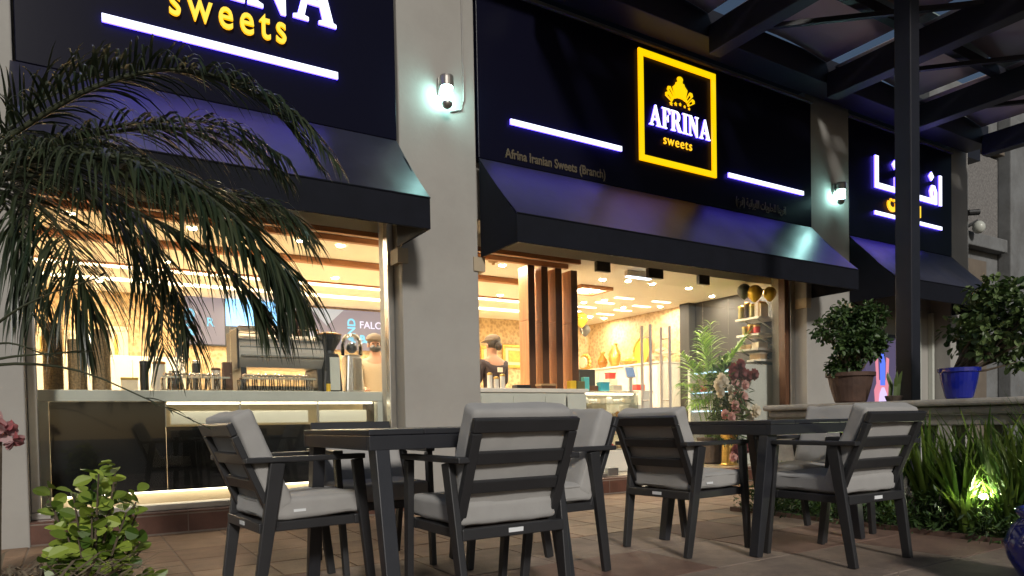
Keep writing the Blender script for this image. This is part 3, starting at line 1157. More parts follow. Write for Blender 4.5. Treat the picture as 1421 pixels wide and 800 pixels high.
b.build("toe_light", M["slot"], cnt)
CT = 1.096


def bean_cylinder(x, y, r, z1, label):
    t = thing("bean_cylinder", label, "canister", (x, y, CT), "tall coffee bean cylinders on the coffee counter")
    b = MB()
    b.lathe([(r, 0), (r, z1 - CT)], (x, y, CT), 20)
    b.build("bean_fill", M["beans"], t, smooth=False)
    b = MB()
    b.lathe([(r + .004, .002), (r + .004, z1 - CT + .07)], (x, y, CT), 20, caps=False)
    b.build("glass_sleeve", M["caseglass"], t, smooth=True)


bean_cylinder(-.137, 6.52, .066, 1.62, "tallest bean filled cylinder, leftmost on the coffee counter")
bean_cylinder(.024, 6.52, .064, 1.50, "shortest of the three tall bean filled cylinders, the middle one")
bean_cylinder(.186, 6.52, .066, 1.585, "bean filled cylinder right of the shortest one on the coffee counter")


def canister(x, y, r, h, m, label, name="canister", cat="canister", lid=None, z=CT):
    t = thing(name, label, cat, (x, y, z))
    b = MB()
    b.lathe([(r * .96, 0), (r, .01), (r, h - .01), (r * .96, h)], (x, y, z), 18)
    b.build("body", M[m], t)
    if lid:
        b = MB()
        b.lathe([(r * 1.04, h + .001), (r * 1.04, h + .02), (r * .5, h + .028)], (x, y, z), 18)
        b.build("lid", M[lid], t)
    return t


def box_item(name, x0, x1, y0, y1, z0, z1, m, label, cat, lidm=None):
    t = thing(name, label, cat, ((x0 + x1) / 2, (y0 + y1) / 2, z0))
    b = MB()
    b.box(x0, x1, y0, y1, z0 + .001, z1)
    b.build("carton", M[m], t, bevel=.004)
    if lidm:
        b = MB()
        b.box(x0 - .004, x1 + .004, y0 - .004, y1 + .004, z1 + .001, z1 + .02)
        b.build("lid", M[lidm], t)
    return t


canister(.49, 6.5, .033, .225, "blackmatte", "slim dark canister standing alone on the coffee counter", lid="steel")
canister(.72, 6.52, .045, .15, "amber", "amber syrup jar with dark lid on the coffee counter", "syrup_jar", "jar", lid="blackmatte")
canister(.92, 6.75, .035, .26, "blackmatte", "tall black pitcher behind the tumblers on the coffee counter", lid="steelb")

canister(.62, 6.70, .05, .24, "jarclear", "tall clear jar with amber lid behind the tumbler tray", "storage_jar", "jar", lid="amber")
canister(1.08, 6.74, .04, .20, "paper", "white paper canister behind the left tumbler tray", "canister", "canister", lid="wooddark")
box_item("carton", .33, .45, 6.62, 6.72, CT, CT + .10, "cream", "small cream carton between the bean cylinders and the slim dark canister", "box", "gold")
box_item("carton", 1.12, 1.20, 6.62, 6.70, CT, CT + .27, "wooddark", "dark brown upright box at the left side of the espresso machine", "box")

# trays of added tumblers and chrome balls, put in to make sparkle under lamps
tray_m = M["chrome"]
gm = MB()
gm.lathe([(.026, .006), (.031, .05), (.034, .10)], (0, 0, 0), 10, caps=False)
gm.lathe([(.026, .004), (.020, .008)], (0, 0, 0), 10)
tumbler = bpy.data.meshes.new("tumbler")
tumbler.from_pydata(gm.v, [], gm.f)
tumbler.materials.append(M["jarglass"])
tumbler.polygons.foreach_set("use_smooth", [True] * len(tumbler.polygons))
gm = MB()
gm.ball((0, 0, .016), .017, .017, .015, 10, 6)
sweet = bpy.data.meshes.new("glint_ball")  # chrome ball added to catch glints on the counter
sweet.from_pydata(gm.v, [], gm.f)
sweet.materials.append(M["chrome"])
sweet.polygons.foreach_set("use_smooth", [True] * len(sweet.polygons))
k = 0
for zlev, x0, x1, y in ((CT, .60, 1.14, 6.38), (CT, 1.20, 1.88, 6.38), (CT + .115, .62, 1.12, 6.40), (CT + .115, 1.24, 1.86, 6.40)):
    n = int((x1 - x0) / .072)
    row = ("clear tumblers added for sparkle left of the espresso machine", "clear tumblers added for sparkle in front of the espresso machine", "chrome balls added for sparkle left of the espresso machine", "chrome balls added for sparkle in front of the espresso machine")[k]
    t = thing("glint_tray", "shining steel tray holding " + row, "tray", ((x0 + x1) / 2, y, zlev))
    b = MB()
    b.box(x0 - .01, x1 + .01, y - .04, y + .12, zlev + (.001 if zlev == CT else -.010), zlev + .006)
    b.build("tray_plate", M["chrome"], t)
    for i in range(n * 2 if k > 1 else n):
        if k > 1:
            for jy in (0, .05): put("glint_ball", sweet, (x0 + .02 + i * .036, y + jy, zlev + .006 + random.uniform(0, .006)), t)
            continue
        for jy in (0, .075):
            o = put("tumbler", tumbler, (x0 + .036 + i * .072, y + jy, zlev + .007), t)
    k += 1

# espresso machine, back to the window
em = thing("espresso_machine", "wide chrome espresso machine with paper cups stacked on top", "espresso machine", (1.6, 6.75, CT))
b = MB()
prof = [(6.56, 1.36), (6.52, 1.40), (6.515, 1.46), (6.54, 1.53), (6.60, 1.60), (6.66, 1.63), (7.0, 1.63), (7.0, 1.32), (6.60, 1.32)]
vs = [(1.24, a, c) for a, c in prof] + [(2.0, a, c) for a, c in prof]
n = len(prof)
b.add(vs, [(i, (i + 1) % n, n + (i + 1) % n, n + i) for i in range(n)] + [tuple(range(n - 1, -1, -1)), tuple(range(n, 2 * n))])
b.build("body", M["creammetal"], em, bevel=.008)
for z in (1.42, 1.50, 1.57):
    b = MB()
    b.box(1.25, 1.99, 6.495 + (z - 1.42) * .35, 6.52 + (z - 1.42) * .35, z - .007, z + .007)
    b.build("trim_band", M["chrome"], em, bevel=.004)
for x in (1.26, 1.94):
    b = MB()
    b.box(x, x + .05, 6.56, 6.98, CT + .002, 1.318)
    b.build("leg", M["blackmatte"], em, bevel=.006)
b = MB()
b.box(1.22, 1.238, 6.50, 7.01, 1.30, 1.66)
b.build("side_panel", M["blackmatte"], em, bevel=.006)
b = MB()
b.box(2.002, 2.02, 6.50, 7.01, 1.30, 1.66)
b.build("side_panel", M["blackmatte"], em, bevel=.006)
b = MB()
b.box(1.28, 1.92, 6.62, 6.96, CT + .002, CT + .06)
b.build("drip_tray", M["steelb"], em, bevel=.004)
b = MB()
b.tube([(1.26, 6.62, 1.69), (1.98, 6.62, 1.69)], .009, 8)
b.tube([(1.26, 6.98, 1.69), (1.98, 6.98, 1.69)], .009, 8)
for x in (1.26, 1.98):
    b.tube([(x, 6.62, 1.64), (x, 6.62, 1.69)], .009, 8)
    b.tube([(x, 6.98, 1.64), (x, 6.98, 1.69)], .009, 8)
b.build("cup_rail", M["chrome"], em)


def cups(x, y, r, n, m, label, z):
    t = thing("cup_stack", label, "cup stack", (x, y, z), "cup stacks on the espresso machine")
    for i in range(n):
        b = MB()
        zz = z + i * .022
        b.lathe([(r * .72, 0), (r, .085), (r * 1.08, .086), (r * 1.08, .094), (r * .95, .094)], (x, y, zz), 14)
        b.build("paper_cup", M[m], t)


cups(1.56, 6.8, .042, 7, "brownpaper", "brown paper cup stack beside the blue screen, on the espresso machine", 1.632)
cups(1.70, 6.76, .046, 6, "paper", "white cup stack topped in the middle of the espresso machine", 1.632)
cups(1.83, 6.76, .044, 8, "brownpaper", "tallest brown ribbed cup stack at the right end of the espresso machine", 1.632)
cups(1.92, 6.84, .044, 7, "blackmatte", "black cup stack on the back right corner of the espresso machine", 1.632)


def grinder(x, y, label, dome):
    t = thing("coffee_grinder", label, "coffee grinder", (x, y, CT), "grinders right of the espresso machine")
    b = MB()
    b.hexa([(x - .095, y - .10, CT + .001), (x + .095, y - .10, CT + .001), (x + .095, y + .12, CT + .001), (x - .095, y + .12, CT + .001),
            (x - .07, y - .08, CT + .37), (x + .07, y - .08, CT + .37), (x + .07, y + .10, CT + .37), (x - .07, y + .10, CT + .37)])
    b.build("body", M["steelb" if dome else "blackmatte"], t, bevel=.02)
    b = MB()
    b.box(x - .035, x + .06, y - .118, y - .101, CT + .02, CT + .33)
    b.build("front_plate", M["chrome" if dome else "whitecool"], t, bevel=.004)
    b = MB()
    if dome:
        b.ball((x, y, CT + .44), .055)
        b.build("knob", M["blackmatte"], t, smooth=True)
        b = MB()
        b.lathe([(.105, .37), (.105, .46), (.095, .52), (.06, .565), (.01, .58)], (x, y, CT), 20, caps=False)
        b.build("dome", M["jarglass"], t, smooth=True)
    else:
        b.lathe([(.05, .37), (.045, .40), (.105, .50), (.112, .545)], (x, y, CT), 20)
        b.build("hopper", M["blackmatte"], t, smooth=False)
        b = MB()
        b.lathe([(.118, .546), (.118, .556), (.06, .575)], (x, y, CT), 20)
        b.build("lid", M["amber"], t)


grinder(2.075, 6.60, "black coffee grinder with a wide bean hopper", False)
grinder(2.30, 6.62, "steel grinder under a clear glass dome", True)
canister(2.0, 6.42, .02, .075, "yellow", "small yellow tub at the foot of the black coffee grinder", "tub", "tub", lid="blackmatte")

# ------------------------------------------------------------------ back wall of the left bay
mb_ = thing("menu_board", "wide mauve menu screen with lit AND, FALOU and BAST lettering", "menu screen", (3.5, 10.55, 2.0))
b = MB()
b.box(2.62, 4.95, 10.53, 10.597, 1.95, 2.56)
b.build("screen_panel", M["screen"], mb_)
for tri in ([(3.02, 2.555), (3.55, 2.555), (3.28, 2.30)], [(2.70, 2.0), (3.0, 2.32), (3.28, 2.0)]):
    shape("chevron", [tri[::-1]], 0, 10.526, 0, 1, 1, .006, [M["screenlt"]], mb_)
text("lettering", "AND", .17, 3.72, 10.52, 2.06, .006, [M["txtcyan"]], mb_, offset=.004, rot=math.pi / 2)
text("lettering", "FALOU", .155, 3.79, 10.52, 2.29, .006, [M["txtwhite"]], mb_, offset=.001)
text("lettering", "BAST", .165, 3.79, 10.52, 2.065, .006, [M["txtcyan"]], mb_, offset=.005)
sc = thing("blue_screen", "bright sky blue picture screen left of the stacked cups", "screen", (1.9, 10.55, 2.0))
b = MB()
b.box(1.30, 2.56, 10.535, 10.597, 1.93, 2.62)
b.build("bezel", M["blackmatte"], sc)
b = MB()
b.box(1.84, 2.54, 10.528, 10.534, 2.22, 2.60)
b.build("picture", M["screenblue"], sc)
b = MB()
b.box(1.32, 1.82, 10.528, 10.534, 1.95, 2.60)
b.build("picture", M["screen"], sc)
text("lettering", "AND", .17, 1.43, 10.52, 2.06, .006, [M["txtcyan"]], sc, offset=.004, rot=math.pi / 2)
text("lettering", "R", .17, 1.58, 10.52, 2.20, .006, [M["txtcyan"]], sc, offset=.002)


def picture(x0, x1, z0, z1, label, gold=True):
    t = thing("picture_frame", label, "picture", ((x0 + x1) / 2, 10.59, z0), "framed pictures on the wallpapered back wall")
    w = .06
    b = MB()
    b.box(x0, x1, 10.56, 10.596, z1 - w, z1)
    b.box(x0, x1, 10.56, 10.596, z0, z0 + w)
    b.box(x0, x0 + w, 10.56, 10.596, z0 + w, z1 - w)
    b.box(x1 - w, x1, 10.56, 10.596, z0 + w, z1 - w)
    b.build("frame", M["gold" if gold else "cream"], t, bevel=.01)
    b = MB()
    b.box(x0 + w, x1 - w, 10.575, 10.596, z0 + w, z1 - w)
    b.build("canvas", M["cream"], t)
    b = MB()
    b.box(x0 + w + .06, x1 - w - .06, 10.568, 10.574, z0 + w + .05, z1 - w - .05)
    b.build("motif", M["gold"], t)


picture(-.47, -.16, 1.66, 2.08, "pale framed picture behind the tallest bean cylinder", False)
picture(-.10, .28, 1.62, 2.06, "framed picture behind the middle bean cylinder", False)
picture(.34, .62, 1.66, 2.14, "pale framed picture just right of the bean cylinders", False)
picture(6.42, 6.90, 1.74, 2.16, "gold framed picture left of the timber fins on the back wall", True)
picture(5.98, 6.30, 1.74, 2.12, "gold framed picture half hidden behind the capped person", True)
cb = thing("wall_cabinet", "low cream cabinet against the back wall behind the bean cylinders", "cabinet", (.7, 10.3, .157))
b = MB()
b.box(-1.2, 1.25, 10.15, 10.595, .157, 1.72)
b.build("carcass", M["white"], cb, bevel=.01)
for i in range(4):
    b = MB()
    b.box(-1.18 + i * .605, -.585 + i * .605, 10.135, 10.149, .25, 1.68)
    b.build("door", M["white"], cb, bevel=.006)
ld = thing("table_lamp", "small glowing table lamp on the cream cabinet behind the beans", "lamp", (.16, 10.3, 1.72))
b = MB()
b.lathe([(.06, 0), (.02, .02), (.015, .16)], (.16, 10.3, 1.721), 14)
b.build("stand", M["gold"], ld)
b = MB()
b.lathe([(.05, .16), (.075, .20), (.06, .27), (.01, .31)], (.16, 10.3, 1.721), 14)
b.build("lamp_globe", M["caseglow"], ld, smooth=True)


# ------------------------------------------------------------------ people
def person(name, label, x, y, rz, cap, back, shirt, mask=False, bun=False):
    t = thing(name, label, "person", (0, 0, 0))
    z0 = .157
    pts = {  # joint: (pos, rx, ry)
        "pelvis": ((0, 0, .92), .15, .11), "waist": ((0, 0, 1.08), .135, .10), "chest": ((0, .0, 1.28), .165, .11), "neckb": ((0, 0, 1.42), .10, .075), "neck": ((0, .01, 1.48), .055, .055),
        "jaw": ((0, .02, 1.545), .065, .075), "head": ((0, .015, 1.62), .078, .095), "crown": ((0, .005, 1.69), .062, .075),
        "shl": ((-.17, 0, 1.39), .06, .06), "ell": ((-.23, .06, 1.12), .043, .043), "wrl": ((-.16, .27, 1.05), .03, .03), "hal": ((-.14, .34, 1.05), .032, .02),
        "shr": ((.17, 0, 1.39), .06, .06), "elr": ((.23, .06, 1.12), .043, .043), "wrr": ((.16, .27, 1.05), .03, .03), "har": ((.14, .34, 1.05), .032, .02),
        "hil": ((-.09, 0, .86), .10, .10), "knl": ((-.10, .02, .48), .062, .062), "anl": ((-.10, -.01, .09), .042, .042), "tol": ((-.11, .12, .035), .04, .03),
        "hir": ((.09, 0, .86), .10, .10), "knr": ((.10, .02, .48), .062, .062), "anr": ((.10, -.01, .09), .042, .042), "tor": ((.11, .12, .035), .04, .03)}
    links = [("pelvis", "waist"), ("waist", "chest"), ("chest", "neckb"), ("neckb", "neck"), ("neck", "jaw"), ("jaw", "head"), ("head", "crown"), ("neckb", "shl"), ("shl", "ell"), ("ell", "wrl"), ("wrl", "hal"),
             ("neckb", "shr"), ("shr", "elr"), ("elr", "wrr"), ("wrr", "har"), ("pelvis", "hil"), ("hil", "knl"), ("knl", "anl"), ("anl", "tol"), ("pelvis", "hir"), ("hir", "knr"), ("knr", "anr"), ("anr", "tor")]

    def skin(nm, keys, m, grow):
        ks = [k for k in pts if k in keys]
        me = bpy.data.meshes.new(nm)
        me.from_pydata([pts[k][0] for k in ks], [(ks.index(a), ks.index(b)) for a, b in links if a in ks and b in ks], [])
        o = bpy.data.objects.new(nm, me)
        COL.objects.link(o)
        sk = o.modifiers.new("skin", 'SKIN')
        for i, k in enumerate(ks):
            sv = me.skin_vertices[0].data[i]
            sv.radius = (pts[k][1] + grow, pts[k][2] + grow)
            sv.use_root = (i == 0)
        ss = o.modifiers.new("sub", 'SUBSURF')
        ss.levels = ss.render_levels = 2
        dg = bpy.context.evaluated_depsgraph_get()
        m2 = bpy.data.meshes.new_from_object(o.evaluated_get(dg))
        o.modifiers.clear()
        o.data = m2
        m2.materials.clear()
        m2.materials.append(m)
        m2.polygons.foreach_set("use_smooth", [True] * len(m2.polygons))
        o.parent = t
        return o

    body = skin("body", set(pts), M["skin"], 0)
    skin("shirt", {"pelvis", "waist", "chest", "neckb", "shl", "ell", "shr", "elr"}, M[shirt], .014)
    skin("trousers", {"pelvis", "hil", "knl", "anl", "hir", "knr", "anr"}, M["trouser"], .012)
    for sx in (-1, 1):           # ears, eyes
        b = MB()
        b.ball((sx * .082, .01, 1.615), .012, .02, .03)
        b.build("ear", M["skin"], body, smooth=True)
        b = MB()
        b.ball((sx * .032, .098, 1.63), .011, .006, .007)
        b.build("eye", M["black"], body, smooth=True)
    b = MB()
    b.ball((0, .112, 1.60), .013, .018, .022)
    b.build("nose", M["skin"], body, smooth=True)
    b = MB()
    b.ball((0, .098, 1.565), .026, .008, .007)
    b.build("mouth", M["petalp"], body, smooth=True)
    for sx in (-1, 1):
        for q in range(4):
            b = MB()
            xx = sx * .14 + (q - 1.5) * .016
            b.tube([(xx, .355, 1.05), (xx, .395, 1.047), (xx * .99, .42, 1.03)], [.009, .008, .006], 6)
            b.build("finger", M["skin"], body, smooth=True)
    h = MB()
    h.ball((0, -.018, 1.655), .090, .102, .085)
    h.build("hair", M["hair"], t, smooth=True)
    if bun:
        h = MB()
        h.ball((0, -.12, 1.60), .05, .045, .055)
        h.build("hair_bun", M["hair"], t, smooth=True)
    c = MB()
    c.ball((0, 0, 1.70), .102, .118, .068)
    c.lathe([(.106, -.012), (.108, .012)], (0, 0, 1.69), 18)
    c.add([(-.07, .09, 1.69), (.07, .09, 1.69), (.06, .19, 1.675), (-.06, .19, 1.675)], [(0, 1, 2, 3)])
    c.build("cap", M[cap], t, smooth=True)
    if mask:
        k = MB()
        k.ball((0, .068, 1.573), .072, .062, .05)
        k.build("face_mask", M["blackmatte"], t, smooth=True)
    if back:
        k = MB()
        k.box(-.03, .05, -.134, -.125, 1.27, 1.33)
        k.build("back_print", M["paper"], t)
    t.location = (x, y, z0)
    t.rotation_euler = (0, 0, rz)
    return t


person("person", "person in a dark uniform and taupe cap seen from behind in the middle window", 4.62, 7.85, R(8), "capm", True, "shirt", bun=True)
person("person", "person in beige with black face mask at the right edge of the left window", 3.20, 8.35, R(165), "capm", False, "shirt2", mask=True)

# ------------------------------------------------------------------ entrance interior
fc = thing("front_counter", "pale glass fronted counter under the timber fins", "counter", (4.1, 6.6, .157))
b = MB()
b.box(3.30, 5.02, 6.42, 6.95, .157, 1.10)
b.build("body", M["whitecool"], fc, bevel=.008)
b = MB()
b.box(3.28, 5.04, 6.40, 6.97, 1.103, 1.148)
b.build("top", M["white"], fc, bevel=.006)
for x in (3.62, 4.02, 4.44, 4.72):
    b = MB()
    b.box(x, x + .30 if x < 4.5 else x + .28, 6.408, 6.419, .30, 1.06)
    b.build("front_panel", M["whitecool"], fc)

case = thing("pastry_case", "lit glass pastry display case with three shelves beside the front counter", "display case", (5.5, 6.8, .157))
b = MB()
b.box(5.08, 5.92, 6.52, 7.15, .157, .42)
b.build("base", M["white"], case, bevel=.008)
for z in (.60, .80, .98):
    b = MB()
    b.box(5.10, 5.90, 6.56, 7.12, z, z + .012)
    b.build("shelf", M["caseglass"], case)
b = MB()
b.box(5.08, 5.92, 6.52, 7.15, 1.115, 1.135)
b.build("top", M["caseglass"], case)
b = MB()
b.box(5.12, 5.88, 6.58, 6.61, 1.09, 1.11)
b.build("lamp_tube", M["caseglow"], case)
b = MB()
b.box(5.09, 5.91, 7.13, 7.145, .425, 1.11)
b.build("back_panel", M["cream"], case)
b = MB()
b.box(5.09, 5.91, 6.525, 6.531, .425, 1.11)
b.build("front_glass", M["caseglass"], case)
for x in (5.083, 5.91):
    b = MB()
    b.box(x, x + .006, 6.533, 7.128, .425, 1.11)
    b.build("side_glass", M["caseglass"], case)
pc = ["red", "cream", "tanbox", "paper", "amber", "white"]
for zi, z in enumerate((.43, .613, .813, .993)):
    for i in range(6):
        x = 5.18 + i * .128 + random.uniform(-.01, .01)
        kind = (zi + i) % 3
        b = MB()
        lab = ("cake", "pastry tray", "sweet box")[kind]
        shelf_ = ("on the case floor", "on the lowest glass shelf", "on the middle glass shelf", "on the top glass shelf")[zi]
        side_ = ("leftmost", "second from left", "third from left", "third from right", "second from right", "rightmost")[i]
        if kind == 0:
            b.lathe([(.048, 0), (.048, .055), (.03, .062), (.012, .075)], (x, 6.66, z + .001), 12)
        elif kind == 1:
            b.box(x - .055, x + .055, 6.61, 6.78, z + .001, z + .012)
            for q in range(6): b.ball((x - .03 + (q % 2) * .06, 6.64 + (q // 2) * .05, z + .03), .022, .022, .019, 8, 5)
        else:
            b.box(x - .05, x + .05, 6.61, 6.75, z + .001, z + .05)
        single(b, lab.replace(' ', '_'), M[pc[(i * 2 + zi) % 6]], "%s %s of the pastry case, %s" % (lab, shelf_, side_), lab, (x, 6.66, z), "sweets in the pastry case")

TOPC = 1.136


box_item("gift_box", 4.83, 4.91, 6.46, 6.54, 1.149, 1.245, "yellow", "small yellow box on the front counter below the timber fins", "box")
box_item("gift_box", 4.925, 5.035, 6.46, 6.56, 1.149, 1.24, "olive", "dark olive box between the yellow box and the teal bags", "box")
box_item("card_box", 4.1, 4.28, 6.46, 6.57, 1.149, 1.19, "blackmatte", "flat black tray at the foot of the leftmost timber fin", "tray")
box_item("card_box", 4.42, 4.62, 6.46, 6.57, 1.149, 1.185, "wooddark", "flat dark brown box between the middle timber fins", "box", "tanbox")
for x, h, l in ((3.78, .14, "leftmost small cream bottle beside the capped person"), (3.86, .10, "short cream bottle beside the capped person"), (3.94, .13, "rightmost cream bottle before the timber fins")):
    canister(x, 6.5, .028, h, "paper", l, "bottle", "bottle", lid="gold", z=1.149)
box_item("paper_bag", 5.13, 5.21, 6.60, 6.66, TOPC, 1.30, "teal", "tall teal paper bag on the left end of the pastry case", "bag")
box_item("card_box", 5.23, 5.36, 6.62, 6.74, TOPC, 1.20, "wooddark", "brown box lying between the teal bag and aqua box", "box")
box_item("paper_bag", 5.38, 5.52, 6.60, 6.68, TOPC, 1.225, "aqua", "aqua box with rounded lid in the middle of the pastry case top", "box", "aqua")
box_item("card_box", 5.58, 5.72, 6.60, 6.68, TOPC, 1.21, "cream", "cream box at the right of the pastry case top", "box")

# rear service counter
rc = thing("service_counter", "white service counter behind the pastry case", "counter", (6.3, 7.8, .157))
b = MB()
b.box(5.6, 7.1, 7.55, 8.05, .157, 1.17)
b.build("body", M["white"], rc, bevel=.008)
b = MB()
b.box(5.58, 7.12, 7.53, 8.07, 1.173, 1.20)
b.build("top", M["white"], rc, bevel=.005)
mo = thing("monitor", "black till monitor seen from behind on the white service counter", "monitor", (5.98, 7.65, 1.2))
b = MB()
b.box(5.85, 6.12, 7.62, 7.65, 1.26, 1.485)
b.build("screen_panel", M["blackmatte"], mo, bevel=.006)
b = MB()
b.box(5.93, 6.04, 7.60, 7.70, 1.201, 1.215)
b.box(5.97, 6.0, 7.652, 7.67, 1.215, 1.30)
b.build("stand", M["steel"], mo, bevel=.003)
box_item("card_box", 6.33, 6.48, 7.58, 7.70, 1.2, 1.36, "cream", "cream patterned carton under the red box", "box")
box_item("gift_box", 6.35, 6.47, 7.60, 7.69, 1.36, 1.43, "red", "red box on the cream carton behind the doors", "box", "red")
box_item("gift_box", 6.85, 7.0, 7.58, 7.70, 1.2, 1.29, "red", "bright red box behind the chrome door handles", "box")
ps = thing("tablet_stand", "white till stand with a blue tablet screen on top", "till", (6.2, 7.0, .157))
b = MB()
b.box(6.13, 6.36, 6.95, 7.15, .157, .98)
b.build("pedestal", M["white"], ps, bevel=.006)
b = MB()
b.box(6.19, 6.25, 7.0, 7.03, .982, 1.36)
b.build("stem", M["white"], ps, bevel=.004)
b = MB()
b.hexa([(6.10, 6.95, 1.33), (6.27, 6.95, 1.33), (6.27, 6.965, 1.33), (6.10, 6.965, 1.33), (6.10, 7.0, 1.48), (6.27, 7.0, 1.48), (6.27, 7.015, 1.48), (6.10, 7.015, 1.48)])
b.build("tablet", M["white"], ps)
b = MB()
b.add([(6.115, 6.9495, 1.345), (6.255, 6.9495, 1.345), (6.255, 6.990, 1.468), (6.115, 6.990, 1.468)], [(0, 1, 2, 3)])
b.build("screen", M["tablet"], ps)
box_item("pos_printer", 6.38, 6.56, 6.98, 7.12, 0.9, 1.17, "white", "white card machine right of the tablet stand", "printer")
pd = thing("till_desk", "low white till desk right of the tablet stand", "desk", (6.5, 7.05, .157))
b = MB()
b.box(6.365, 6.75, 6.95, 7.2, .157, .87)
b.build("body", M["white"], pd, bevel=.006)
b = MB()
b.box(6.362, 6.77, 6.93, 7.22, .873, .899)
b.build("top", M["white"], pd, bevel=.004)

wc = thing("wall_counter", "long white cabinet along the right shop wall with ornaments on top", "cabinet", (8.05, 9.2, .157))
b = MB()
b.box(7.77, 8.355, 8.08, 10.59, .157, 1.66)
b.build("carcass", M["white"], wc, bevel=.008)
b = MB()
b.box(7.74, 8.355, 8.075, 10.595, 1.663, 1.69)
b.build("top", M["white"], wc, bevel=.005)
for i in range(5):
    b = MB()
    b.box(7.752, 7.768, 8.10 + i * .495, 8.57 + i * .495, .25, 1.63)
    b.build("door", M["white"], wc, bevel=.004)
WT = 1.691


def vase(x, y, h, r, m, label, prof=None, cat="vase", name="vase"):
    t = thing(name, label, cat, (x, y, WT))
    b = MB()
    b.lathe([(r * .5, 0), (r * .55, .01), (r, h * .35), (r * .9, h * .55), (r * .4, h * .8), (r * .55, h)], (x, y, WT + .001), 18)
    b.build("body", M[m], t, smooth=True)
    b = MB()
    for s_ in (-1, 1): b.tube([(x, y + s_ * r * .8, WT + h * .35), (x, y + s_ * r * 1.5, WT + h * .55), (x, y + s_ * r * .5, WT + h * .85)], r * .12, 6)
    b.build("handle", M["gold"], t)


t = thing("mantel_clock", "ornate dark gold mantel clock at the far end of the white cabinet", "clock", (8.0, 10.25, WT))
b = MB()
for k in range(14):
    a = k * 2 * math.pi / 14
    b.ball((8.0, 10.25 + .13 * math.cos(a), WT + .16 + .13 * math.sin(a)), .03, .04, .04, 8, 6)
b.box(7.94, 8.06, 10.05, 10.45, WT + .001, WT + .05)
b.build("case", M["gold"], t)
b = MB()
b.tube([(7.955, 10.25, WT + .16), (7.94, 10.25, WT + .16)], .10, 18)
b.build("dial", M["cream"], t)
vase(7.98, 9.72, .30, .09, "amber", "brown gilt vase right of the ornate mantel clock")
vase(8.0, 9.42, .42, .11, "gold", "tall golden urn with handles on the white cabinet")
t = thing("oval_mirror", "oval golden mirror leaning on the wallpaper above the white cabinet", "mirror", (8.2, 8.95, WT))
b = MB()
b.add([(8.16 - .10 * math.sin(0) + (0.12 * (1 + math.sin(a)) * .35), 8.95 + .20 * math.cos(a), WT + .25 + .25 * math.sin(a)) for a in [i * math.pi / 14 for i in range(28)]], [tuple(range(28))])
b.build("glass", M["goldbal"], t)
b = MB()
pts = [(8.15 + (0.12 * (1 + math.sin(a)) * .35), 8.95 + .20 * math.cos(a), WT + .25 + .25 * math.sin(a)) for a in [i * math.pi / 14 for i in range(29)]]
b.tube(pts, .018, 8)
b.build("frame", M["gold"], t, smooth=True)
t = thing("fruit_bowl", "golden bowl of yellow sweets in front of the oval mirror", "bowl", (7.95, 9.0, WT))
b = MB()
b.lathe([(.05, 0), (.06, .02), (.14, .07), (.15, .08)], (7.95, 9.0, WT + .001), 18)
b.build("bowl", M["gold"], t, smooth=True)
b = MB()
for k in range(14): b.ball((7.95 + random.uniform(-.08, .08), 9.0 + random.uniform(-.08, .08), WT + .09 + random.uniform(0, .03)), .03, n=8, m=6)
b.build("sweet_pile", M["yellow"], t, smooth=True)
for i, (y, z) in enumerate(((8.45, .04), (8.30, .12), (8.18, .06))):
    t = thing("serving_dish", ("cream serving dish behind the chrome door handles", "upper cream dish on a stand left of the palm", "cream dish beside the palm fronds")[i], "dish", (8.05, y, WT))
    b = MB()
    b.lathe([(.04, 0), (.02, .02), (.02, z + .03), (.10, z + .06), (.12, z + .09)], (8.05, y, WT + .001), 18)
    b.build("bowl", M["cream"], t, smooth=True)
    b = MB()
    b.ball((8.05, y, WT + z + .09), .08, .08, .04)
    b.build("sweet_pile", M["tanbox"], t, smooth=True)


def balloon(x, y, z, r, m, label):
    t = thing("balloon", label, "balloon", (x, y, z), "gold and charcoal balloons")
    b = MB()
    b.lathe([(.004, -r * 1.22), (.02, -r * 1.16), (r * .45, -r * .92), (r * .85, -r * .45), (r, .05 * r), (r * .86, r * .55), (r * .5, r * .9), (.01, r * 1.02)], (x, y, z), 18)
    b.build("bladder", M[m], t, smooth=True)
    b = MB()
    b.tube([(x, y, z - r * 1.2), (x + .02, y, z - r * 1.9), (x, y, z - r * 2.6)], .003, 4)
    b.build("string", M["paper"], t)


balloon(7.0, 9.05, 2.42, .11, "goldbal", "gold balloon in the back corner right of the timber fins")
balloon(7.15, 9.15, 2.27, .09, "darkbal", "charcoal balloon under the gold one in the back corner")
balloon(7.75, 6.42, 2.50, .095, "darkbal", "charcoal balloon above the top wall shelf")
balloon(7.82, 6.30, 2.46, .105, "goldbal", "gold balloon above the middle of the top wall shelf")
balloon(8.0, 6.20, 2.45, .09, "goldbal", "gold balloon at the right end of the top wall shelf")

# wall shelves
SHZ = [(2.14, 6.08, 6.92, 7.95), (2.02, 6.08, 6.45, 8.0), (1.87, 6.08, 6.80, 7.98), (1.66, 6.08, 6.85, 7.92), (1.54, 6.08, 6.40, 7.95)]
SHZ = [(2.13, 6.72, 7.92), (1.905, 6.70, 7.92), (1.70, 6.74, 7.90), (1.55, 6.55, 7.95)]
for i, (z, y1, x0) in enumerate(SHZ):
    t = thing("wall_shelf", ("topmost white wall shelf with tins and books", "second white wall shelf from the top, with red jars", "third white wall shelf, with long kraft boxes", "lowest white wall shelf, just above the fridge")[i], "shelf", (8.1, 6.4, z), "white shelves on the right shop wall")
    b = MB()
    b.box(x0, 8.333, 6.32, y1, z, z + .03)
    b.build("board", M["white"], t, bevel=.003)
    b = MB()
    for yy in (6.40, y1 - .1): b.beam((8.32, yy, z - .12), (x0 + .08, yy, z - .004), .015, .015)
    b.build("bracket", M["steelb"], t)


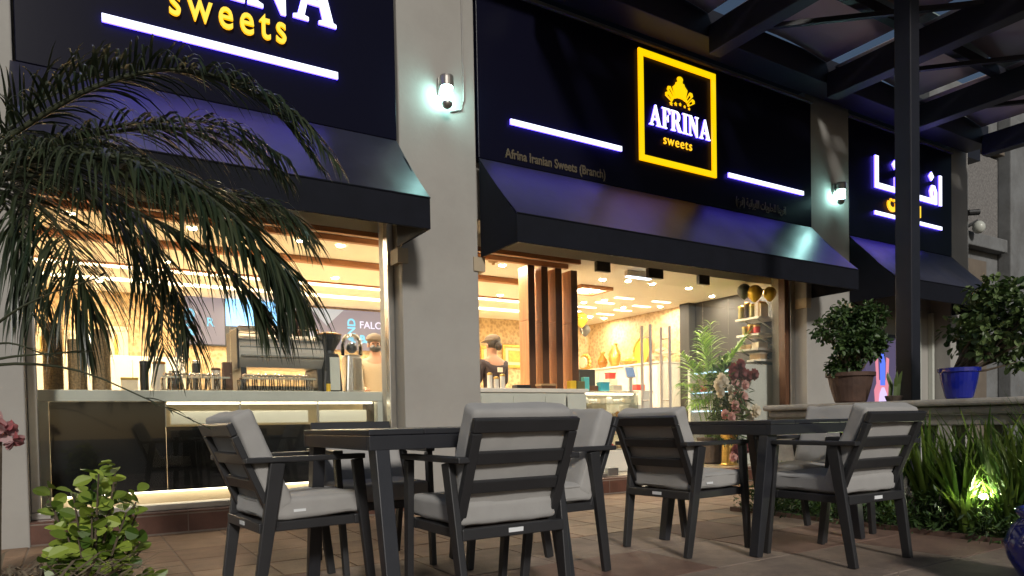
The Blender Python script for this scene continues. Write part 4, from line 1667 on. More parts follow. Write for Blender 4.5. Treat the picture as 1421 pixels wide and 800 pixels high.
def jar(x, y, z, r, h, m, label, cat="tin", name="tea_tin"):
    return canister(x, y, r, h, m, label, name, cat, lid="gold", z=z)


jar(7.98, 6.66, 2.161, .045, .16, "silverbal", "olive gold tin, leftmost on the topmost wall shelf")
jar(7.98, 6.56, 2.161, .04, .19, "darkpot", "dark brown tin, second on the topmost wall shelf")
jar(7.98, 6.47, 2.161, .045, .16, "silverbal", "olive tin in the middle of the topmost wall shelf")
for i in range(4):
    y = 6.41 - i * .028
    b = MB()
    b.box(7.95, 8.10, y - .022, y, 2.161, 2.161 + (.20, .19, .205, .17)[i])
    single(b, "book", M[("cream", "white", "tanbox", "cream")[i]], ("cream book next to the olive tin", "white book, second beside the olive tin", "kraft coloured book, tallest on the shelf", "shortest cream book at the wall end")[i] + " on the topmost wall shelf", "book", (8, y, 2.161), "books on the topmost wall shelf")
jar(7.98, 6.60, 1.936, .04, .09, "silverbal", "squat olive tin on the second wall shelf")
jar(7.98, 6.50, 1.936, .045, .11, "amber", "amber jar on the second wall shelf", "jar", "jar")
jar(7.98, 6.40, 1.936, .045, .09, "red", "dark red jar on the second wall shelf", "jar", "jar")
box_item("gift_box", 7.93, 8.12, 6.47, 6.72, 1.731, 1.79, "tanbox", "long kraft box at the left of the third wall shelf", "box")
box_item("gift_box", 7.93, 8.12, 6.33, 6.45, 1.731, 1.81, "cream", "cream gift box at the right of the third wall shelf", "box")
box_item("gift_box", 7.97, 8.12, 6.34, 6.52, 1.581, 1.65, "tanbox", "kraft box on the lowest wall shelf", "box", "cream")

# upright display fridge by the right pillar
fr = thing("display_fridge", "white sided display fridge with cool blue lit glass front", "fridge", (7.85, 6.5, .157))
b = MB()
b.box(7.52, 8.32, 6.31, 6.36, .157, 1.50)
b.build("side_panel", M["whitecool"], fr, bevel=.008)
b = MB()
b.box(7.52, 8.32, 7.20, 7.25, .157, 1.50)
b.build("side_panel", M["whitecool"], fr, bevel=.008)
b = MB()
b.box(7.52, 8.32, 6.362, 7.198, 1.44, 1.50)
b.build("top", M["blackmatte"], fr, bevel=.004)
b = MB()
b.box(7.52, 8.32, 6.362, 7.198, .157, .36)
b.build("base", M["blackmatte"], fr, bevel=.004)
b = MB()
b.box(8.28, 8.318, 6.362, 7.198, .362, 1.438)
b.build("back_panel", M["whitecool"], fr)
b = MB()
b.box(7.56, 7.60, 6.40, 7.16, 1.415, 1.435)
b.build("lamp_tube", M["fridgeglow"], fr)
b = MB()
b.box(7.522, 7.528, 6.362, 7.198, .362, 1.438)
b.build("front_glass", M["caseglass"], fr)
for z in (.62, .88, 1.14):
    b = MB()
    b.box(7.56, 8.275, 6.365, 7.195, z, z + .012)
    b.build("shelf", M["white"], fr)
    b = MB()
    b.box(7.548, 7.558, 6.37, 7.19, z - .004, z + .010)
    b.build("shelf_light", M["fridgeglow"], fr)
for zi, z in enumerate((.633, .893, 1.153)):
    for i in range(5):
        b = MB()
        y = 6.46 + i * .16
        b.lathe([(.05, 0), (.055, .06), (.03, .075), (.01, .08)], (7.70, y, z), 12)
        single(b, "cake", M[("paper", "red", "cream", "tanbox", "white")[(i + zi) % 5]], "chilled cake %s in the display fridge, %s" % (("on the bottom shelf", "on the middle shelf", "on the top shelf")[zi], ("nearest the window", "second from the window", "in the middle", "second from the shop's depth", "farthest from the window")[i]), "cake", (7.70, y, z), "cakes in the display fridge")


# ------------------------------------------------------------------ palm fronds
def frond(parent, pts, n, L, w, m_leaf, m_rib, droop=.55, rib=.012, start=.08, upside=.25, jitter=.12, name="frond"):
    C_ = catmull(pts, n)
    b = MB()
    b.tube(C_, [max(.002, rib * (1 - .85 * i / n)) for i in range(n + 1)], 5)
    f = b.build(name, M[m_rib], parent, smooth=True)
    lm = MB()
    for i in range(int(n * start), n + 1):
        t = i / n
        p = C_[i]
        d = (C_[min(i + 1, n)] - C_[max(i - 1, 0)]).normalized()
        side = d.cross(Vector((0, 0, 1)))
        if side.length < .1: side = Vector((1, 0, 0))
        side.normalize()
        ll = L * (.45 + .75 * math.sin(math.pi * min(1, .12 + t * .86))) * random.uniform(.85, 1.12)
        for s in (-1, 1):
            upn = side.cross(d).normalized()
            o = (side * s * .75 + d * (.55 + .5 * t) + upn * upside + rvec() * jitter).normalized()
            q = [p.copy()]
            dirv = o.copy()
            seg = 5
            for k in range(seg):
                dirv = (dirv + Vector((0, 0, -droop * (.25 + .3 * k) * random.uniform(.7, 1.2)))).normalized()
                q.append(q[-1] + dirv * ll / seg)
            wd = [w * v for v in (.45, 1., .95, .75, .45, .05)]
            sv = dirv.cross(o)
            if sv.length < .05: sv = dirv.cross(Vector((0, 0, 1)))
            sv = (sv.normalized() + rvec() * .5).normalized()
            strip(lm, q, wd, sv)
    o = lm.build("leaflets", M[m_leaf], f, smooth=True)
    o["kind"] = "stuff"
    return f


FR = {
'f1':[(-0.457,4.090,1.925),(-0.165,3.796,2.129),(0.108,3.513,2.258),(0.366,3.294,2.295),(0.612,3.080,2.192),(0.760,2.983,2.060),(0.861,2.915,1.893)],
'f2':[(-0.458,4.090,1.915),(-0.089,3.865,2.081),(0.221,3.675,2.150),(0.473,3.518,2.151),(0.667,3.395,2.097),(0.817,3.298,1.961)],
'f3':[(-0.458,4.090,1.902),(-0.137,3.656,1.949),(0.121,3.376,1.904),(0.365,3.162,1.797),(0.550,2.983,1.631),(0.704,2.881,1.448),(0.766,2.838,1.294)],
'f4':[(-0.458,4.090,1.892),(-0.123,4.003,2.017),(0.135,3.898,1.940),(0.323,3.833,1.715),(0.434,3.756,1.432),(0.478,3.722,1.221)],
'f5':[(-0.459,4.089,1.882),(-0.245,3.720,1.849),(-0.088,3.500,1.706),(0.008,3.316,1.499),(0.063,3.276,1.296)],
'f6':[(-0.458,4.090,1.902),(-0.032,3.711,2.017),(0.292,3.508,1.978),(0.559,3.337,1.844),(0.773,3.201,1.765),(0.900,3.119,1.635)],
'f7':[(-0.459,4.089,1.882),(-0.298,3.752,1.829),(-0.203,3.571,1.679),(-0.159,3.537,1.468),(-0.140,3.518,1.259)],
'f8':[(-0.458,4.090,1.915),(-0.263,4.095,2.176),(-0.087,4.110,2.390),(0.097,4.118,2.541),(0.252,4.023,2.602)],
'f9':[(-0.458,4.090,1.888),(-0.087,3.622,1.877),(0.191,3.326,1.714),(0.440,3.167,1.544),(0.612,3.054,1.361),(0.683,3.005,1.210)],
}
palm = thing("palm_tree", "dark green date palm with arching drooping fronds in front of the left window", "palm tree", (-.5, 4.12, 0))
b = MB()
b.tube([(-.52, 4.13, 0), (-.53, 4.12, .6), (-.50, 4.11, 1.3), (-.46, 4.09, 1.92)], [.15, .12, .11, .09], 12)
b.build("trunk", M["bark"], palm)
random.seed(21)
PF = (("f8", 46, .28, .25, .5, 0), ("f1", 84, .25, .32, .45, 0), ("f1", 60, .28, .4, .3, -.06), ("f2", 74, .34, .4, .2, 0), ("f2", 60, .34, .42, .05, -.04), ("f3", 96, .46, .28, .05, 0), ("f3", 84, .44, .34, .05, .07),
      ("f3", 76, .38, .30, .05, -.05), ("f4", 80, .46, .36, .05, 0), ("f4", 70, .44, .34, .05, .08), ("f5", 74, .44, .38, .05, 0), ("f5", 66, .42, .42, .05, .10), ("f6", 92, .30, .26, .1, 0), ("f6", 60, .28, .36, .1, -.05),
      ("f7", 56, .40, .48, .05, 0), ("f9", 84, .38, .30, .05, 0))
for key, n_, L_, dr_, up_, off in PF:
    pts_ = [Vector(p) for p in FR[key]]
    if off:
        d_ = Vector((random.uniform(-1, 1), random.uniform(-.3, 1), random.uniform(-1, .6))).normalized() * off
        pts_ = [p + d_ * 2 * i / len(pts_) for i, p in enumerate(pts_)]
    frond(palm, pts_, n_, L_, .0052 if key in ("f9", "f4", "f6", "f5") else .0062, "palm", "rach", droop=dr_, upside=up_, jitter=.2)

# lower bare palm stems that cross the counter
ys_ = thing("young_palm", "young palm with thin dark arching stems in front of the counter", "palm", (-.42, 3.2, 0))
b = MB()
b.tube([(-.42, 3.2, 0), (-.41, 3.2, .5), (-.40, 3.2, 1.0)], [.035, .03, .02], 8)
b.build("stem", M["bark"], ys_)
SR = {
's1':[(-0.400,3.201,0.994),(-0.223,3.093,1.046),(-0.092,3.011,1.059),(0.044,2.927,1.064)],
's2':[(-0.398,3.201,1.0),(-0.180,3.065,1.027),(0.016,2.942,0.997),(0.210,2.819,0.897),(0.392,2.702,0.790)],
's3':[(-0.40,3.2,1.0),(-0.210,2.970,1.164),(-0.082,2.893,1.246),(0.088,2.789,1.311)],
's4':[(-0.40,3.2,1.0),(-0.213,2.969,1.088),(-0.067,2.877,1.040)],
}
for k_ in SR: frond(ys_, SR[k_], 12, .10, .004, "palm", "rach", droop=.15, rib=.007, start=.75, upside=.3)

# areca palm and flower arrangement inside the glass
ar = thing("areca_palm", "bright green feathery indoor palm standing behind the right glass door", "palm", (7.45, 6.75, .157))
b = MB()
b.lathe([(.14, 0), (.18, .02), (.20, .34), (.21, .36), (.17, .36)], (7.45, 6.75, .158), 20)
b.build("pot", M["darkpot"], ar)
random.seed(5)
for tip, L, dr in (((6.75, 6.6, 1.62), .30, .3), ((7.0, 6.45, 1.95), .26, .3), ((7.25, 6.75, 1.9), .28, .35), ((7.95, 6.5, 1.98), .30, .3), ((8.1, 6.6, 1.50), .28, .35), ((7.7, 6.4, 1.80), .26, .35),
                   ((6.85, 6.7, 1.25), .28, .4), ((7.0, 6.5, 1.45), .28, .4), ((7.35, 6.35, 1.60), .26, .4), ((6.80, 6.5, .95), .25, .5), ((7.9, 6.45, 1.20), .25, .4), ((7.62, 6.9, 2.1), .26, .3)):
    base = Vector((7.45 + random.uniform(-.06, .06), 6.75 + random.uniform(-.06, .06), .5))
    tip = Vector(tip)
    mid = base.lerp(tip, .55) + Vector((0, 0, .28))
    frond(ar, [base, base.lerp(mid, .6), mid, tip], 30, L, .013, "palmin", "palmin", droop=dr, rib=.009, start=.38)

fl = thing("flower_arrangement", "tall stand of cream and dusky pink roses in front of the indoor palm", "flower arrangement", (7.42, 6.42, .157))
b = MB()
b.lathe([(.13, 0), (.10, .03), (.09, .35), (.13, .42)], (7.35, 6.36, .158), 16)
b.build("stand", M["gold"], fl)
b = MB()
foliage(b, [((7.35 + random.uniform(-.14, .14), 6.36 + random.uniform(-.1, .1), .55 + i * .075), .18) for i in range(12)], 46, .12, .035)
o = b.build("greenery", M["bushr"], fl)
o["kind"] = "stuff"


def bloom(c, r, m, nm="rose"):
    b = MB()
    c = Vector(c)
    for ring, (k, rr, tilt) in enumerate(((5, .35, .9), (7, .7, .55), (9, 1., .15))):
        for i in range(k):
            a = 2 * math.pi * i / k + ring
            d = Vector((math.cos(a), 0, math.sin(a)))
            nrm = Vector((0, -1, 0))
            leaf(b, c + d * r * rr * .3 + nrm * r * tilt * .5, (d + nrm * tilt).normalized(), (nrm - d).normalized(), r * (.5 + .4 * rr), r * .8)
    b.ball(c + Vector((0, .01, 0)), r * .55, r * .4, r * .55, 10, 6)
    return b.build(nm, M[m], fl, smooth=True)


random.seed(11)
for x, z, r, m in ((6.98, 1.08, .06, "cfl"), (7.05, 1.16, .055, "cfl"), (7.13, 1.12, .06, "cfl"), (7.02, .98, .055, "cfl"), (7.21, 1.02, .05, "cfl"), (7.24, .90, .05, "cfl"), (7.45, .80, .055, "cfl"), (7.66, .74, .07, "cfl"),
                  (7.30, 1.10, .05, "pfl"), (7.33, 1.02, .055, "pfl"), (7.44, 1.08, .05, "pfl"), (7.42, .92, .06, "pfl"), (7.25, .82, .05, "pfl"), (7.32, .75, .055, "pfl"), (7.12, .70, .05, "pfl"), (7.18, .66, .05, "pfl"), (7.36, .66, .05, "cfl"),
                  (7.30, 1.28, .07, "rfl"), (7.42, 1.24, .07, "rfl"), (7.52, 1.20, .07, "rfl"), (7.36, 1.34, .06, "rfl"), (7.60, 1.22, .06, "rfl"), (7.26, 1.22, .06, "rfl"),
                  (7.25, .36, .06, "rfl"), (7.35, .31, .06, "pfl"), (7.45, .38, .06, "rfl"), (7.2, .28, .05, "pfl")):
    bloom((7.25 + (x - 7.25) * 1.05, 6.20 + random.uniform(-.03, .05), z + (.13 if z > .5 else 0)), r * 1.22, m)

# ------------------------------------------------------------------ right: parapet, pots, bed, column, pergola, far building
par = thing("parapet", "low weathered stone parapet with a moulded coping and balusters beside the planting bed", "parapet", (5.4, 2.5, 0))
b = MB()
b.box(5.20, 5.56, .3, 3.98, -.05, .18)
b.build("plinth", M["stone"], par, bevel=.012)
b = MB()
b.box(5.12, 5.64, .2, 4.06, .835, .885)
b.build("coping", M["stone"], par, bevel=.018)
b = MB()
b.box(5.155, 5.605, .24, 4.025, .775, .833)
b.build("moulding", M["stone"], par, bevel=.02)
b = MB()
b.box(5.19, 5.57, .28, 3.99, .70, .773)
b.build("top_rail", M["stone"], par, bevel=.01)
b = MB()
b.box(5.21, 5.55, 3.55, 3.975, .182, .698)
b.build("end_pier", M["stone"], par, bevel=.01)
bal = MB()
bal.lathe([(.055, 0), (.055, .04), (.035, .06), (.06, .18), (.055, .24), (.032, .36), (.032, .44), (.05, .47), (.055, .515)], (0, 0, 0), 14)
bme = bpy.data.meshes.new("baluster")
bme.from_pydata(bal.v, [], bal.f)
bme.materials.append(M["stone"])
for i in range(15): put("baluster", bme, (5.38, 3.40 - i * .21, .182), par)
CP = .886
bed = MB()
bed.box(4.70, 5.198, .2, 4.05, -.05, .02)
tag(bed.build("planting_bed", M["soil"]), kind="structure")
kb = MB()
kb.box(4.684, 4.70, .2, 4.05, -.05, .03)
tag(kb.build("bed_kerb", M["red2"]), kind="structure")


def potted(name, label, x, y, z, pr, ph, mpot, clumps, per, L, W, mleaf, stems, seg=2):
    t = thing(name, label, "potted plant", (x, y, z))
    b = MB()
    b.lathe([(pr * .62, 0), (pr * .70, ph * .06), (pr * .90, ph * .55), (pr * .98, ph * .84), (pr * 1.08, ph * .87), (pr * 1.08, ph * .99), (pr * .98, ph), (pr * .92, ph * .90), (pr * .2, ph * .88)], (x, y, z), 28)
    b.build("pot", M[mpot], t, smooth=False)
    b = MB()
    b.lathe([(pr * .93, ph * .885), (.01, ph * .91)], (x, y, z), 16)
    b.build("soil", M["soil"], t)
    b = MB()
    for c, r in stems:
        c = Vector(c)
        p0 = Vector((x + random.uniform(-.04, .04), y + random.uniform(-.04, .04), z + ph * .85))
        b.tube([p0, p0.lerp(c, .5) + rvec() * .03, c], [.014, .009, .004], 6)
    b.build("stem", M["bark"], t)
    b = MB()
    foliage(b, clumps, per, L, W, seg=seg)
    o = b.build("foliage", M[mleaf], t)
    o["kind"] = "stuff"
    return t


random.seed(31)
px, py = 5.42, 3.42
cl = []
for i in range(42):
    d = rvec()
    r_ = random.random() ** .4
    cl.append(((px + .02 + d.x * .27 * r_, py + d.y * .27 * r_, 1.44 + d.z * .25 * r_), random.uniform(.06, .10)))
for i in range(8): cl.append(((px - .05 + random.uniform(-.10, .1), py + random.uniform(-.1, .1), random.uniform(1.14, 1.25)), .06))
potted("potted_bush", "round leafed green bush in a weathered terracotta pot on the parapet, left of the column", px, py, CP, .175, .25, "terracotta", cl, 84, .040, .027, "bushr", cl[:26], 2)
px, py = 5.40, 2.575
cl = []
for i in range(48):
    d = rvec()
    r_ = random.random() ** .4
    cl.append(((px + .22 + d.x * .34 * r_, py - .18 + d.y * .34 * r_, 1.38 + d.z * .27 * r_), random.uniform(.06, .10)))
for i in range(6): cl.append(((px + .15 + random.uniform(-.1, .1), py - .15 + random.uniform(-.1, .1), 1.60 + random.uniform(-.03, .08)), .06))
potted("potted_bush", "large loose leafy bush in a cobalt blue glazed pot on the parapet", px, py, CP, .125, .225, "bluepot", cl, 46, .055, .036, "bushb", cl[:30], 2)
t = thing("glazed_pot", "big round cobalt blue glazed pot at the bottom right corner", "pot", (3.62, 1.27, 0))
b = MB()
b.lathe([(.13, 0), (.18, .04), (.235, .14), (.250, .205), (.22, .285), (.185, .32), (.205, .34), (.205, .36), (.185, .365), (.165, .31)], (3.62, 1.27, 0), 32)
b.build("body", M["bluepot"], t, smooth=True)
b = MB()
b.lathe([(.168, .31), (.01, .32)], (3.62, 1.27, 0), 16)
b.build("soil", M["soil"], t)
sp = thing("snake_plant", "small upright snake plant on the parapet between the two potted bushes", "plant", (5.40, 3.05, CP))
b = MB()
b.lathe([(.05, 0), (.065, .04), (.06, .045)], (5.40, 3.05, CP), 14)
b.build("dish", M["darkpot"], sp)
for i in range(5):
    b = MB()
    a = i * 1.3
    c = Vector((5.40 + .03 * math.cos(a), 3.05 + .03 * math.sin(a), CP + .04))
    h = random.uniform(.07, .2) if i else .2
    strip(b, [c, c + Vector((.01, 0, h * .5)), c + Vector((.015 * math.cos(a), .02 * math.sin(a), h * .85)), c + Vector((.02 * math.cos(a), .03 * math.sin(a), h))], [.014, .016, .011, .001], Vector((.85, -.5, 0)), .3)
    b.build("leaf", M["snake"], sp)

# light box seen behind the column
lb = thing("light_box_poster", "lilac light box with a glowing pink and blue bottle shape behind the column", "light box", (10.2, 5.9, .16))
b = MB()
b.box(9.78, 10.75, 5.93, 6.03, .2, 1.93)
b.build("box", M["posterp"], lb, bevel=.01)
b = MB()
b.box(9.76, 10.77, 5.90, 6.035, 1.932, 1.98)
b.box(9.76, 10.77, 5.90, 6.035, .16, .198)
b.build("frame", M["steel"], lb)
for nm, c, m in (("bottle_print", [(10.0, .95), (10.38, .95), (10.40, 1.15), (10.34, 1.25), (10.37, 1.62), (10.30, 1.64), (10.28, 1.30), (10.10, 1.30), (10.08, 1.64), (10.01, 1.62), (10.04, 1.25), (9.98, 1.15)], "posterpk"),
                 ("drink_print", [(10.13, 1.22), (10.25, 1.22), (10.26, 1.55), (10.22, 1.66), (10.25, 1.80), (10.13, 1.80), (10.16, 1.66), (10.12, 1.55)], "posterb"),
                 ("glow_print", [(10.08, .98), (10.30, .98), (10.28, 1.10), (10.22, 1.19), (10.16, 1.19), (10.10, 1.10)], "posterw")):
    shape(nm, [c], 0, {"bottle_print": 5.926, "drink_print": 5.920, "glow_print": 5.914}[nm], 0, 1, 1, .004, [M[m]], lb)
bw = thing("bay_window", "dark window and pale door frame under the right awning", "window", (10.2, 6.0, .1))
for x0, x1 in ((9.12, 9.75), (10.80, 11.3)):
    b = MB()
    b.box(x0, x1, 6.02, 6.04, .1, 2.4)
    b.build("pane", M["black"], bw)
for x in (11.31, 11.7):
    b = MB()
    b.box(x, x + .06, 5.98, 6.045, .0, 2.4)
    b.build("frame", M["whitecool"], bw)

# steel column and pergola roof
colm = thing("steel_column", "dark square steel column rising from behind the parapet to the pergola", "column", (6.05, 3.3, 0))
b = MB()
b.box(5.985, 6.125, 3.225, 3.365, .0, 4.69)
b.build("shaft", M["steel"], colm, bevel=.008)
b = MB()
b.box(5.86, 6.24, 3.11, 3.49, -.05, .02)
b.build("base_plate", M["steel"], colm)
b = MB()
b.box(5.91, 6.19, 3.16, 3.44, 4.692, 4.74)
b.build("cap_plate", M["steel"], colm)
pg = thing("pergola_roof", "dark steel pergola roof with pale fabric panels and diagonal braces", "pergola", (8, 3.5, 4.75))
b = MB()
b.box(1.8, 12.2, 5.38, 5.70, 4.93, 5.24)
b.build("wall_beam", M["steel"], pg, bevel=.008)
BX = (3.9, 6.05, 8.15, 10.1, 12.05)
for x in BX:
    b = MB()
    b.box(x - .09, x + .09, 1.3, 5.375, 4.745, 5.05)
    b.build("beam", M["steel"], pg, bevel=.008)
b = MB()
b.box(3.5, 12.3, 1.36, 1.50, 4.72 + .34, 5.30)
b.build("purlin", M["steel"], pg)
for y in (4.35, 2.75):
    b = MB()
    b.box(3.6, 12.3, y - .045, y + .045, 5.055, 5.17)
    b.build("purlin", M["steel"], pg)
for i in range(len(BX) - 1):
    x0, x1 = BX[i] + .095, BX[i + 1] - .095
    for (y0, y1, m, z0) in ((4.40, 5.37, "fabricroof", 5.185), (2.80, 4.30, "fabricroof", 5.185), (1.50, 2.70, "fabricroof", 5.185)):
        b = MB()
        n = 8
        vs, fs = [], []
        for a in range(n + 1):
            for c in range(3):
                u = a / n
                vs.append((lerp(x0, x1, u), lerp(y0, y1, c / 2), z0 + .08 * math.sin(u * math.pi)))
        for a in range(n):
            for c in range(2):
                q = a * 3 + c
                fs.append((q, q + 3, q + 4, q + 1))
        b.add(vs, fs)
        o = b.build("roof_panel", M[m], pg, smooth=True)
        sm = o.modifiers.new("thick", 'SOLIDIFY')
        sm.thickness = .012
    b = MB()
    b.box(x0, x1, 4.24, 4.46, 5.30, 5.315)
    b.box(x0, x1, 2.64, 2.86, 5.30, 5.315)
    b.build("roof_sheet", M["roofgrey"], pg)
    b = MB()
    b.beam((x0, 5.3, 5.0), (x1, 3.6, 5.0), .05, .05)
    b.build("brace", M["steel"], pg)

fb = thing("stone_building", "grey stone building with carved lattice panels beyond the right awning", "building", (15, 6.4, 0))
b = MB()
b.box(12.36, 22, 6.35, 6.8, -.05, 6.6)
b.build("wall", M["farstone"], fb)
for x in (12.55, 14.72, 16.9, 19.0):
    b = MB()
    b.box(x, x + .62, 6.12, 6.348, -.05, 6.2)
    b.build("pilaster", M["farstone"], fb, bevel=.02)
for x in (13.25, 15.42, 17.6):
    b = MB()
    b.box(x, x + 1.38, 6.30, 6.347, 4.0, 5.45)
    b.build("lattice_panel", M["lattice"], fb, bevel=.01)
    b = MB()
    b.box(x - .06, x + 1.44, 6.16, 6.345, 3.72, 3.96)
    b.build("ledge", M["farstone"], fb, bevel=.02)
    b = MB()
    b.box(x + .05, x + 1.0, 6.325, 6.347, .0, 3.55)
    b.build("recess_panel", M["farbrown"], fb)
    b = MB()
    b.box(x - .05, x + 1.43, 6.20, 6.345, 5.50, 5.70)
    b.build("ledge", M["farbrown"], fb, bevel=.02)
cc = thing("security_camera", "small black security camera on the grey stone building", "camera", (13.1, 6.1, 4.2))
b = MB()
b.box(13.0, 13.06, 6.05, 6.118, 4.16, 4.24)
b.tube([(13.03, 6.06, 4.20), (13.16, 5.95, 4.20)], .05, 10)
b.build("housing", M["blackmatte"], cc)
b = MB()
b.ball((13.3, 6.02, 3.98), .10, .10, .11)
b.build("dome", M["whitecool"], cc, smooth=True)
b = MB()
b.tube([(13.3, 6.34, 3.99), (13.3, 6.02, 4.10)], .03, 8)
b.build("bracket", M["farstone"], cc)


# bed planting: clumps of strap leaves, ground cover, the lit one by the garden spot
def strap_plant(x, y, n, h, label, m="strap", wid=.020, spread=.55):
    t = thing("strap_leaf_plant", label, "plant", (x, y, .02), "strap leafed plants in the bed by the parapet")
    b = MB()
    for i in range(n):
        a = random.uniform(0, 2 * math.pi)
        hh = h * random.uniform(.6, 1.1)
        s = random.uniform(.15, spread)
        d = Vector((math.cos(a), math.sin(a), 0))
        c = Vector((x, y, .02)) + d * random.uniform(0, .06)
        q = []
        for k in range(6):
            u = k / 5
            q.append(c + d * s * hh * u ** 1.7 + Vector((0, 0, hh * (u - .28 * s * u ** 3))))
        side = Vector((-math.sin(a), math.cos(a), 0))
        w = wid * random.uniform(.7, 1.2)
        strip(b, q, [w * .5, w * .9, w, w * .85, w * .5, .001], side, .4)
    b.build("leaf_blades", M[m], t, smooth=True)["kind"] = "stuff"
    return t


random.seed(77)
names = ["at the far end of the bed under the table", "second from the far end of the bed", "third from the far end of the bed", "right behind the near right chair's back", "just right of the near right chair", "left of the glowing garden spot", "tall one behind the garden spot",
         "yellow lit one beside the garden spot", "right of the garden spot", "tall one at the right edge of the photo", "low one in front of the garden spot", "nearest the bottom right blue pot", "spilling over the kerb at the right"]
pos = [(4.95, 3.75), (4.92, 3.4), (4.98, 3.1), (4.92, 2.82), (4.98, 2.58), (4.95, 2.36), (5.10, 2.28), (5.02, 2.16), (4.96, 2.0), (5.08, 1.84), (4.84, 2.26), (4.85, 1.72), (4.84, 2.02)]
hts = [.40, .45, .52, .68, .78, .72, .88, .76, .76, .92, .34, .66, .4]
for (x, y), h, n_ in zip(pos, hts, names): strap_plant(x, y, 62, h, "clump of green strap leaves " + n_, wid=.016)
b = MB()
for i in range(360):
    x, y = random.uniform(4.66, 5.0), random.uniform(1.5, 4.0)
    foliage(b, [((x, y, random.uniform(.03, .20) * (1.2 if x > 4.75 else .6)), .09)], 16, .05, .014, droop=.1, seg=1)
tag(b.build("ground_cover", M["cover"]), kind="stuff")
gs = thing("garden_spotlight", "small lit garden spotlight among the strap leaves", "spotlight", (4.89, 2.19, .02))
b = MB()
b.tube([(4.89, 2.19, .0), (4.89, 2.19, .20)], .010, 8)
b.lathe([(.03, .0), (.034, .03), (.030, .04)], (4.89, 2.19, .20), 14, caps=False)
b.build("housing", M["steel"], gs)
b = MB()
b.ball((4.89, 2.19, .245), .026, .026, .022)
b.build("lamp", M["spotlamp"], gs, smooth=True)

# ------------------------------------------------------------------ left foreground planting
lbd = MB()
lbd.box(-1.6, .16, 1.8, 3.75, -.009, .03)
tag(lbd.build("left_planting_bed", M["soil"]), kind="structure")
lb2 = thing("lime_shrub", "bright lime green shrub with round leaves at the bottom left corner", "shrub", (.03, 3.02, .03))
random.seed(15)
b = MB()
lf = MB()
for i in range(34):
    a = random.uniform(0, 2 * math.pi)
    h = random.uniform(.16, .60)
    s = random.uniform(.03, .25) * (1.25 - h)
    c0 = Vector((.03, 3.02, .03))
    tip = c0 + Vector((math.cos(a) * s, math.sin(a) * s, h))
    b.tube([c0, c0.lerp(tip, .5) + Vector((0, 0, .04)), tip], [.006, .005, .003], 5)
    for k in range(15):
        u = .30 + .70 * k / 14
        p = c0.lerp(tip, u) + Vector((0, 0, .03 * u))
        d = Vector((math.cos(k * 2.4 + i), math.sin(k * 2.4 + i), .45)).normalized()
        leaf(lf, p, d, (Vector((0, -.7, .55)) + rvec() * .7).normalized(), random.uniform(.045, .07), random.uniform(.034, .05))
b.build("stem", M["bark"], lb2)
lf.build("foliage", M["lime"], lb2)["kind"] = "stuff"
dg_ = thing("dry_grass_clump", "clump of dry grey brown grass left of the lime shrub", "grass", (-.18, 3.05, .03))
b = MB()
for i in range(340):
    a = random.uniform(0, 2 * math.pi)
    c = Vector((-.13 + random.uniform(-.2, .13), 2.85 + random.uniform(-.35, .3), .03))
    d = Vector((math.cos(a), math.sin(a), 0))
    h = random.uniform(.25, .62)
    q = [c + d * h * .8 * u ** 1.6 + Vector((0, 0, h * (u - .45 * u ** 3))) for u in (0, .25, .5, .75, 1)]
    strip(b, q, [.006, .008, .007, .005, .0008], Vector((-d.y, d.x, 0)), .3)
b.build("blades", M["dry"], dg_)["kind"] = "stuff"
pf = thing("pink_flower_plant", "plant with pink and white papery blooms at the left edge", "flowering plant", (-.22, 2.85, .03))
b = MB()
b.tube([(-.25, 2.87, .03), (-.23, 2.86, .45), (-.21, 2.83, .80)], [.014, .010, .006], 6)
b.build("stem", M["bark"], pf)
for c, r in (((-.225, 2.83, .82), .045), ((-.20, 2.82, .785), .045), ((-.175, 2.80, .755), .035), ((-.245, 2.84, .77), .035)):
    b = MB()
    for i in range(14):
        d = rvec()
        leaf(b, Vector(c), d, rvec(), r, r * .8)
    b.build("bloom", M["petalp"], pf, smooth=True)


